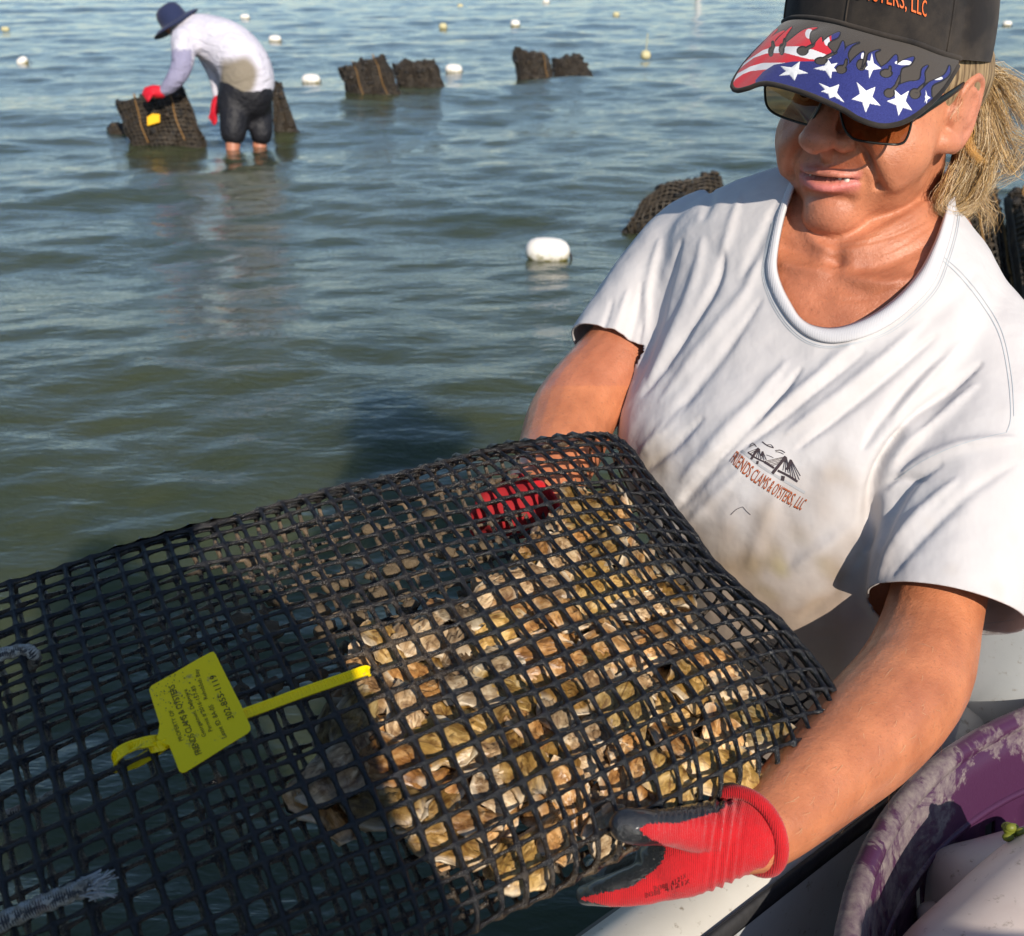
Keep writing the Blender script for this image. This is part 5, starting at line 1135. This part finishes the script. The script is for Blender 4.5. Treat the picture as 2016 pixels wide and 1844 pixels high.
# ---- gloves
def G2(x, y): return (1086.75+x*.2422, 1496.25+y*.2422)
RED = [G2(*p) for p in [(710,560),(760,530),(820,515),(900,515),(1000,515),(1080,505),(1180,472),(1290,440),(1340,430),(1400,385),(1470,270),(1560,200),(1900,300),(1950,900),(1700,1050),(1400,1100),(900,1250),(640,1230),(380,1175),(228,1135),(240,1122),(400,1085),(620,1040),(720,985),(800,925),(870,860),(910,800),(925,740),(915,700),(870,670),(800,645),(740,605)]]
hand = [chain([P(1478, 1640, .733), P(1420, 1655, .730), P(1360, 1680, .728), P(1320, 1700, .730)], [.0250, .0256, .0262, .0240], 20, flat=1.0),
        chain([P(1330, 1712, .728), P(1270, 1738, .724), P(1205, 1753, .728), P(1152, 1762, .738)], [.0178, .0140, .0108, .0070], 14),
        chain([P(1415, 1630, .722), P(1350, 1630, .702), P(1300, 1629, .686), P(1256, 1628, .674), P(1232, 1626, .672)], [.0180, .0140, .0112, .0112, .0108], 16),
        chain([P(1340, 1690, .745), P(1270, 1705, .750), P(1210, 1722, .756), P(1160, 1735, .768)], [.0170, .0125, .0112, .0090], 14),
        chain([P(1350, 1670, .765), P(1285, 1685, .776), P(1225, 1700, .786), P(1170, 1712, .798)], [.0160, .0115, .0104, .0086], 14),
        chain([P(1380, 1655, .775), P(1320, 1665, .792), P(1265, 1675, .806), P(1225, 1690, .816)], [.0142, .0100, .0090, .0076], 14)]
gm = union(hand, .0016, 5); gv = getv(gm); gn = getn(gm); pg_ = proj(gv)
wr = np.exp(-((pg_[:, 0]-1425)/34)**2); gv += gn*(wr*.0014*np.sin(pg_[:, 0]*.36+pg_[:, 1]*.05))[:, None]; gv += gn*np.array([.0006*noise.noise(Vector(p*90)) for p in gv])[:, None]
gv += gn*(.0008*np.sin(pg_[:, 0]*.55)*np.exp(-((pg_[:, 1]-1605)/22)**2)*(pg_[:, 0] > 1290)*(pg_[:, 0] < 1420))[:, None]; setv(gm, gv)
fcg = fcent(gm); redm = inpoly(proj(fcg)[:, :2], RED); gm.polygons.foreach_set('material_index', np.where(redm, 0, 1).astype(np.int32))
glove = empty('glove', P(1400, 1670, .73), 'red knit glove with black rubber fingers gripping the near edge of the mesh bag', 'glove')
link('hand_shell', gm, [GLOVER, GLOVEB], glove)
# rolled cuff
wc_ = P(1472, 1637, .733); ax = P(1520, 1598, .752)-P(1440, 1665, .722); ax /= np.linalg.norm(ax); e1 = np.cross(ax, FW); e1 /= np.linalg.norm(e1); e2 = np.cross(ax, e1)
ringp = [wc_+(e1*math.cos(a)*.0282+e2*math.sin(a)*.0270)+ax*(.0015*math.sin(2*a)) for a in np.linspace(0, 2*PI, 48, endpoint=False)]
link('rolled_cuff', mk('rolled_cuff', *tube(ringp, .0048, 12, close=True)), GLOVER, glove)
g = Geo(); trg = bvh(gm)
for wq, (y0, x0, s_) in enumerate(((985, 770, 16), (1020, 820, 14))): textcast(g, trg, 'EN388  4121X', [G2(760, 1118), G2(900, 1080), G2(1120, 1000)] if wq == 0 else [G2(830, 1062), G2(960, 1030), G2(1090, 955)], (-1, -9), .0006)
link('size_print', g.mesh('size_print'), mat('dark_red_print', (.14, .01, .012), .7), glove)
hand2 = [chain([P(1036, 998, 1.018), P(1015, 1006, 1.010), P(992, 1010, 1.003)], [.027, .027, .022], 18), chain([P(1010, 985, 1.01), P(980, 978, 1.0), P(955, 990, .99)], [.014, .012, .010], 12)]
for q in range(4): hand2.append(chain([P(1010, 1000+q*6, 1.0+.008*q), P(975, 1010+q*7, .995+.01*q), P(942, 1018+q*8, .99+.012*q)], [.0135, .0115, .009], 12))
gm2 = union(hand2, .0026, 3); glove2 = empty('glove', P(1000, 1005, 1.0), 'red work glove seen through the mesh under the far side of the bag', 'glove'); GLOVED = mat('dark_red_knit', (.30, .008, .012), .85); link('hand_shell', gm2, GLOVED, glove2)
wc2 = P(1040, 995, 1.022); ax2 = P(1085, 940, 1.06)-P(1030, 1000, 1.015); ax2 /= np.linalg.norm(ax2); f1 = np.cross(ax2, FW); f1 /= np.linalg.norm(f1); f2 = np.cross(ax2, f1)
link('rolled_cuff', mk('rolled_cuff', *tube([wc2+f1*math.cos(a)*.029+f2*math.sin(a)*.028 for a in np.linspace(0, 2*PI, 36, endpoint=False)], .005, 8, close=True)), GLOVER, glove2)
# dark wading trousers below the shirt
hw = P(1690, 1620, 1.225); TRS = cloth('dark_trousers', (.03, .035, .045), 300)
link('trousers', union([ell(hw, (.17, .12, .13)), chain([hw+np.array([-.08, .0, -.05]), hw+np.array([-.09, .02, -.35]), hw+np.array([-.09, .03, -.8])], [.085, .07, .06], 16), chain([hw+np.array([.08, .02, -.05]), hw+np.array([.09, .04, -.35]), hw+np.array([.09, .05, -.8])], [.085, .07, .06], 16)], .012, 3), TRS, woman)

# ------------------------------------------------------------------ the boat
DIR = np.array([.774, .633, 0]); NRM = np.array([.633, -.774, 0]); G0 = np.array([.04, .64, 0])      # NRM points into the boat
def B(s, n_, z): return G0+DIR*s+NRM*n_+np.array([0, 0, z])
boat = empty('boat', B(.3, .5, 0), 'weathered off white skiff whose gunwale runs under her forearm', 'boat')
prof = [(.050, -.15), (.020, .05), (-.004, .25), (-.014, .42), (-.012, .455), (.000, .478), (.020, .488), (.045, .489), (.060, .484), (.066, .478)]
def sweep(name, prof, m, parent, s0=-2.2, s1=2.6, n=60, curve=.03, smooth=True):
    V = []
    for i in range(n):
        s = s0+(s1-s0)*i/(n-1); c_ = curve*(s-.3)**2
        for a, z in prof: V.append(B(s, a+c_, z))
    return link(name, mkq(name, V, gridq(n, len(prof))), m, parent, smooth)
sweep('outer_side', prof, HULL, boat)
sweep('rub_strip', [(.0675, .462), (.0665, .480), (.069, .4835), (.0725, .483), (.0745, .476), (.075, .462)], BLKRUB, boat)
sweep('inner_side', [(.076, .470), (.082, .44), (.098, .30), (.112, .14), (.125, .085), (.150, .07)], HULLIN, boat)
sweep('deck', [(.148, .0701), (.6, .066), (1.4, .066)], HULLIN, boat)
sweep('rub_rail', [(-.012, .385), (-.034, .392), (-.042, .410), (-.034, .430), (-.014, .436)], BLKRUB, boat)
sweep('far_side', [(1.4, .066), (1.42, .45), (1.46, .47), (1.5, .44), (1.46, -.1)], HULL, boat, curve=0)
# loose black tie strap along the rub strip
link('tie_strap', mk('tie_strap', *chain([P(1900, 1418, 1.15), P(1870, 1440, 1.13), P(1800, 1475, 1.085), P(1720, 1540, 1.04), P(1650, 1612, 1.0), P(1600, 1655, .975)], [.001, .0018, .003, .0036, .0025, .001], 10, flat=.6)), BLKRUB, boat)

# purple basket in the boat
bk = empty('basket', (0, 0, 0), 'scuffed purple plastic basket with slots standing inside the boat', 'basket')
PUR = mat('scuffed_purple_plastic', (.15, .03, .16), .45); k = N(PUR); sc1 = k.ramp(k.noise(9, 7, .72, .6), [(.50, 0.0), (.54, 1.0)]); sc2 = k.ramp(k.noise(80, 5, .7), [(.35, 0.0), (.65, 1.0)])
k.color(k.mix(sc1, (.065, .020, .058), k.mix(sc2, (.10, .062, .088), (.23, .19, .18)))); k.rough(k.mix(sc1, (.35, .35, .35), (.8, .8, .8))); k.bump(k.noise(60, 5, .7), .3, .002)
zr = .525; pr_ = lambda u, v: P(u, v, zat(v, zr))
e1_, e2_, e3_ = pr_(1695, 1770), pr_(1762, 1622), pr_(2010, 1425)
# circle through three rim points
def circ(a, b, c_):
    A = np.array([[2*(b[0]-a[0]), 2*(b[1]-a[1])], [2*(c_[0]-a[0]), 2*(c_[1]-a[1])]]); y = np.array([b[0]**2+b[1]**2-a[0]**2-a[1]**2, c_[0]**2+c_[1]**2-a[0]**2-a[1]**2]); o = np.linalg.solve(A, y); return o, math.hypot(a[0]-o[0], a[1]-o[1])
oc, Rb = circ(e1_, e2_, e3_); bk.location = (oc[0], oc[1], .08)
oc = np.array(oc); g = Geo(); n = 96; HB = zr-.08; rows = [(0, 1.0), (.018, .995), (.05, .965), (.085, .955), (.13, .945), (.18, .93), (.23, .915), (.28, .90), (HB, .88)]
rowz = [zr-.0, zr-.03, zr-.065, zr-.085, zr-.125, zr-.145, zr-.185, zr-.205, zr-.25, .09]; rads = [1.0, .985, .965, .96, .945, .94, .925, .92, .90, .86]
def wallpt(a, k_, off=0): r_ = Rb*rads[k_]-off; return np.array([oc[0]+r_*math.cos(a), oc[1]+r_*math.sin(a), rowz[k_]])
Vw = []; Fw_ = []
for k_ in range(len(rowz)):
    for j in range(n*2): Vw.append(wallpt(2*PI*j/(n*2), k_))
for k_ in range(len(rowz)-1):
    for j in range(n*2):
        if k_ in (3, 5, 7) and j % 4 in (1, ) : continue          # open slots
        Fw_.append((k_*n*2+j, k_*n*2+(j+1) % (n*2), (k_+1)*n*2+(j+1) % (n*2), (k_+1)*n*2+j))
me = mk('wall', Vw, Fw_); me = evalmods(me, [('SOLIDIFY', dict(thickness=.004, offset=0))]); link('wall', me, PUR, bk)
link('rim', mk('rim', *tube([np.array([oc[0]+(Rb+.004)*math.cos(a), oc[1]+(Rb+.004)*math.sin(a), zr+.001]) for a in np.linspace(0, 2*PI, n, endpoint=False)], .010, 10, close=True, up=None)), PUR, bk)
link('rib', mk('rib', *tube([np.array([oc[0]+(Rb*.962)*math.cos(a), oc[1]+(Rb*.962)*math.sin(a), zr-.068]) for a in np.linspace(0, 2*PI, n, endpoint=False)], .004, 6, close=True)), PUR, bk)
link('base', mk('base', [np.array([oc[0]+Rb*.86*math.cos(a), oc[1]+Rb*.86*math.sin(a), .092]) for a in np.linspace(0, 2*PI, 40, endpoint=False)], [tuple(range(40))]), PUR, bk, smooth=False)
# floats in the basket
def floatlog(a, b, r, name, label, m, n=26):
    a = np.array(a, float); b = np.array(b, float); L = np.linalg.norm(b-a); d = (b-a)/L; k_ = [0, .0, .03, .10, .25, .75, .90, .97, 1.0]; rr_ = [.02, .35, .68, .93, 1, 1, .93, .68, .02]; kk = np.linspace(0, 1, 26)
    rad_ = r*np.clip((1-np.abs(2*kk-1)**6.5), 0.0004, 1)**.5; pts = [a+d*L*x for x in kk]
    e = empty('float', (a+b)/2, label, 'float', 'white floats in the purple basket'); V, Fc = tube(pts, rad_, n, round_ends=False); V = np.array([p+d*0+.0015*np.array(noise.noise_vector(Vector(p*14))) for p in V])
    link('float_shell', mk('float_shell', V, Fc), m, e); link('end_ring', mk('end_ring', *tube([a-d*.004, a+d*.004], r*.22, 12)), m, e); return e
floatlog(P(1840, 2060, .82), P(2190, 1730, .90), .070, 'float', 'big scuffed white float in the lower right corner lying over the basket', FLOAT)
floatlog(P(1838, 1800, .985), P(2110, 1725, 1.02), .053, 'float', 'grey white float lying behind the bigger one inside the basket', FLOAT2)
WEED = mat('yellow_green_weed', (.16, .18, .02), .5); g = Geo(); rs = np.random.RandomState(5)
for q in range(9): g.add(*ell(P(1985+rs.uniform(-10, 34), 1640+rs.uniform(-14, 12), .90+rs.uniform(0, .02)), (.005, .004, .004), nu=9, nv=7))
wd_ = link('weed', g.mesh('weed'), WEED); tag(wd_, 'clump of yellow green weed stuck between the floats at the right edge', 'weed')
# grey bucket at the right edge of the frame
bu = P(2062, 1175, 1.16); bk2 = empty('bucket', (bu[0], bu[1], .08), 'pale grey bucket edge showing at the right border beside her sleeve', 'bucket')
bu = empty('tub', P(2060, 1180, 1.05), None); bpy.data.objects.remove(bu)
g = Geo(); cb = P(2068, 1180, 1.10); V = []
for (z_, r_) in ((-.30, .070), (-.02, .082), (.02, .086), (.04, .086), (.055, .080), (.06, .02)):
    for j in range(40): V.append(np.array([cb[0]+.0+r_*math.cos(2*PI*j/40), cb[1]+.04+r_*math.sin(2*PI*j/40), cb[2]+z_]))
link('bucket_wall', mkq('bucket_wall', V, gridq(6, 40, True)), HULLIN, bk2); link('bucket_foot', mk('bucket_foot', *tube([np.array([cb[0], cb[1]+.04, cb[2]-.55]), np.array([cb[0], cb[1]+.04, cb[2]-.29])], .06, 20)), HULLIN, bk2)

# ------------------------------------------------------------------ out of frame: the photographer, and unseen boxes added to shade the boat (their shade falls into the picture)
ph = empty('person', (.05, -.30, .07), 'photographer kneeling in the boat behind the camera', 'person')
DK = cloth('dark_shirt', (.05, .06, .09), 300)
pbm = union([ell((.0, -.17, 1.20), (.078, .095, .115)), chain([(.01, -.20, 1.12), (.02, -.24, 1.0)], [.055, .07], 14), chain([(.02, -.26, .98), (.04, -.30, .80), (.05, -.32, .58)], [.16, .165, .165], 20), ell((-.07, -.25, 1.0), (.13, .09, .06)), ell((.08, -.25, 1.05), (.13, .09, .07)), chain([(.16, -.25, 1.06), (.185, -.20, 1.07), (.16, -.10, 1.14), (.09, -.06, 1.17)], [.045, .036, .032, .03], 12), chain([(0, -.17, 1.262), (0, -.17, 1.274)], [.135, .135], 30, round_ends=False), chain([(0, -.17, 1.27), (0, -.17, 1.34)], [.085, .075], 20), ell((0, -.19, 1.14), (.125, .085, .10)), ell((.08, -.09, 1.15), (.050, .045, .065)), ell((-.10, -.09, 1.15), (.055, .045, .065)),
    chain([(-.19, -.25, .97), (-.22, -.16, .86), (-.13, -.10, 1.05), (-.085, -.07, 1.14)], [.05, .045, .04, .035], 12), chain([(.23, -.25, .97), (.25, -.16, .86), (.14, -.10, 1.05), (.09, -.07, 1.14)], [.05, .045, .04, .035], 12),
    chain([(-.05, -.32, .55), (-.09, -.12, .20), (-.1, -.45, .14)], [.10, .08, .06], 14), chain([(.14, -.32, .55), (.18, -.12, .20), (.2, -.45, .14)], [.10, .08, .06], 14)], .014, 3); setv(pbm, getv(pbm)+np.array([-.022, 0, .070])); link('body', pbm, DK, ph)
SHADE_BOX = mat('grey_shade_box_plastic', (.25, .27, .28), .5)
for q, (z_, lb) in enumerate(((.07, 'bottom unseen grey box added behind the camera for shade'), (.35, 'middle unseen grey box added behind the camera for shade'), (.63, 'top unseen grey box added behind the camera for shade'))):
    e = empty('shade_box', (.95, -.05, z_), lb, 'shade box', 'unseen stacked boxes added to shade the boat')
    x0, x1, y0, y1 = .50, 1.20, -.46, .02; V = [(x0+.03, y0+.03, z_), (x1-.03, y0+.03, z_), (x1-.03, y1-.03, z_), (x0+.03, y1-.03, z_), (x0, y0, z_+.27), (x1, y0, z_+.27), (x1, y1, z_+.27), (x0, y1, z_+.27)]
    me = rounded('tub', V, [(3, 2, 1, 0), (0, 1, 5, 4), (1, 2, 6, 5), (2, 3, 7, 6), (3, 0, 4, 7), (4, 5, 6, 7)], .012); link('tub', me, SHADE_BOX, e)
    link('lip', mk('lip', *tube([(x0, y0, z_+.266), (x1, y0, z_+.266), (x1, y1, z_+.266), (x0, y1, z_+.266)], .010, 8, close=True)), SHADE_BOX, e)
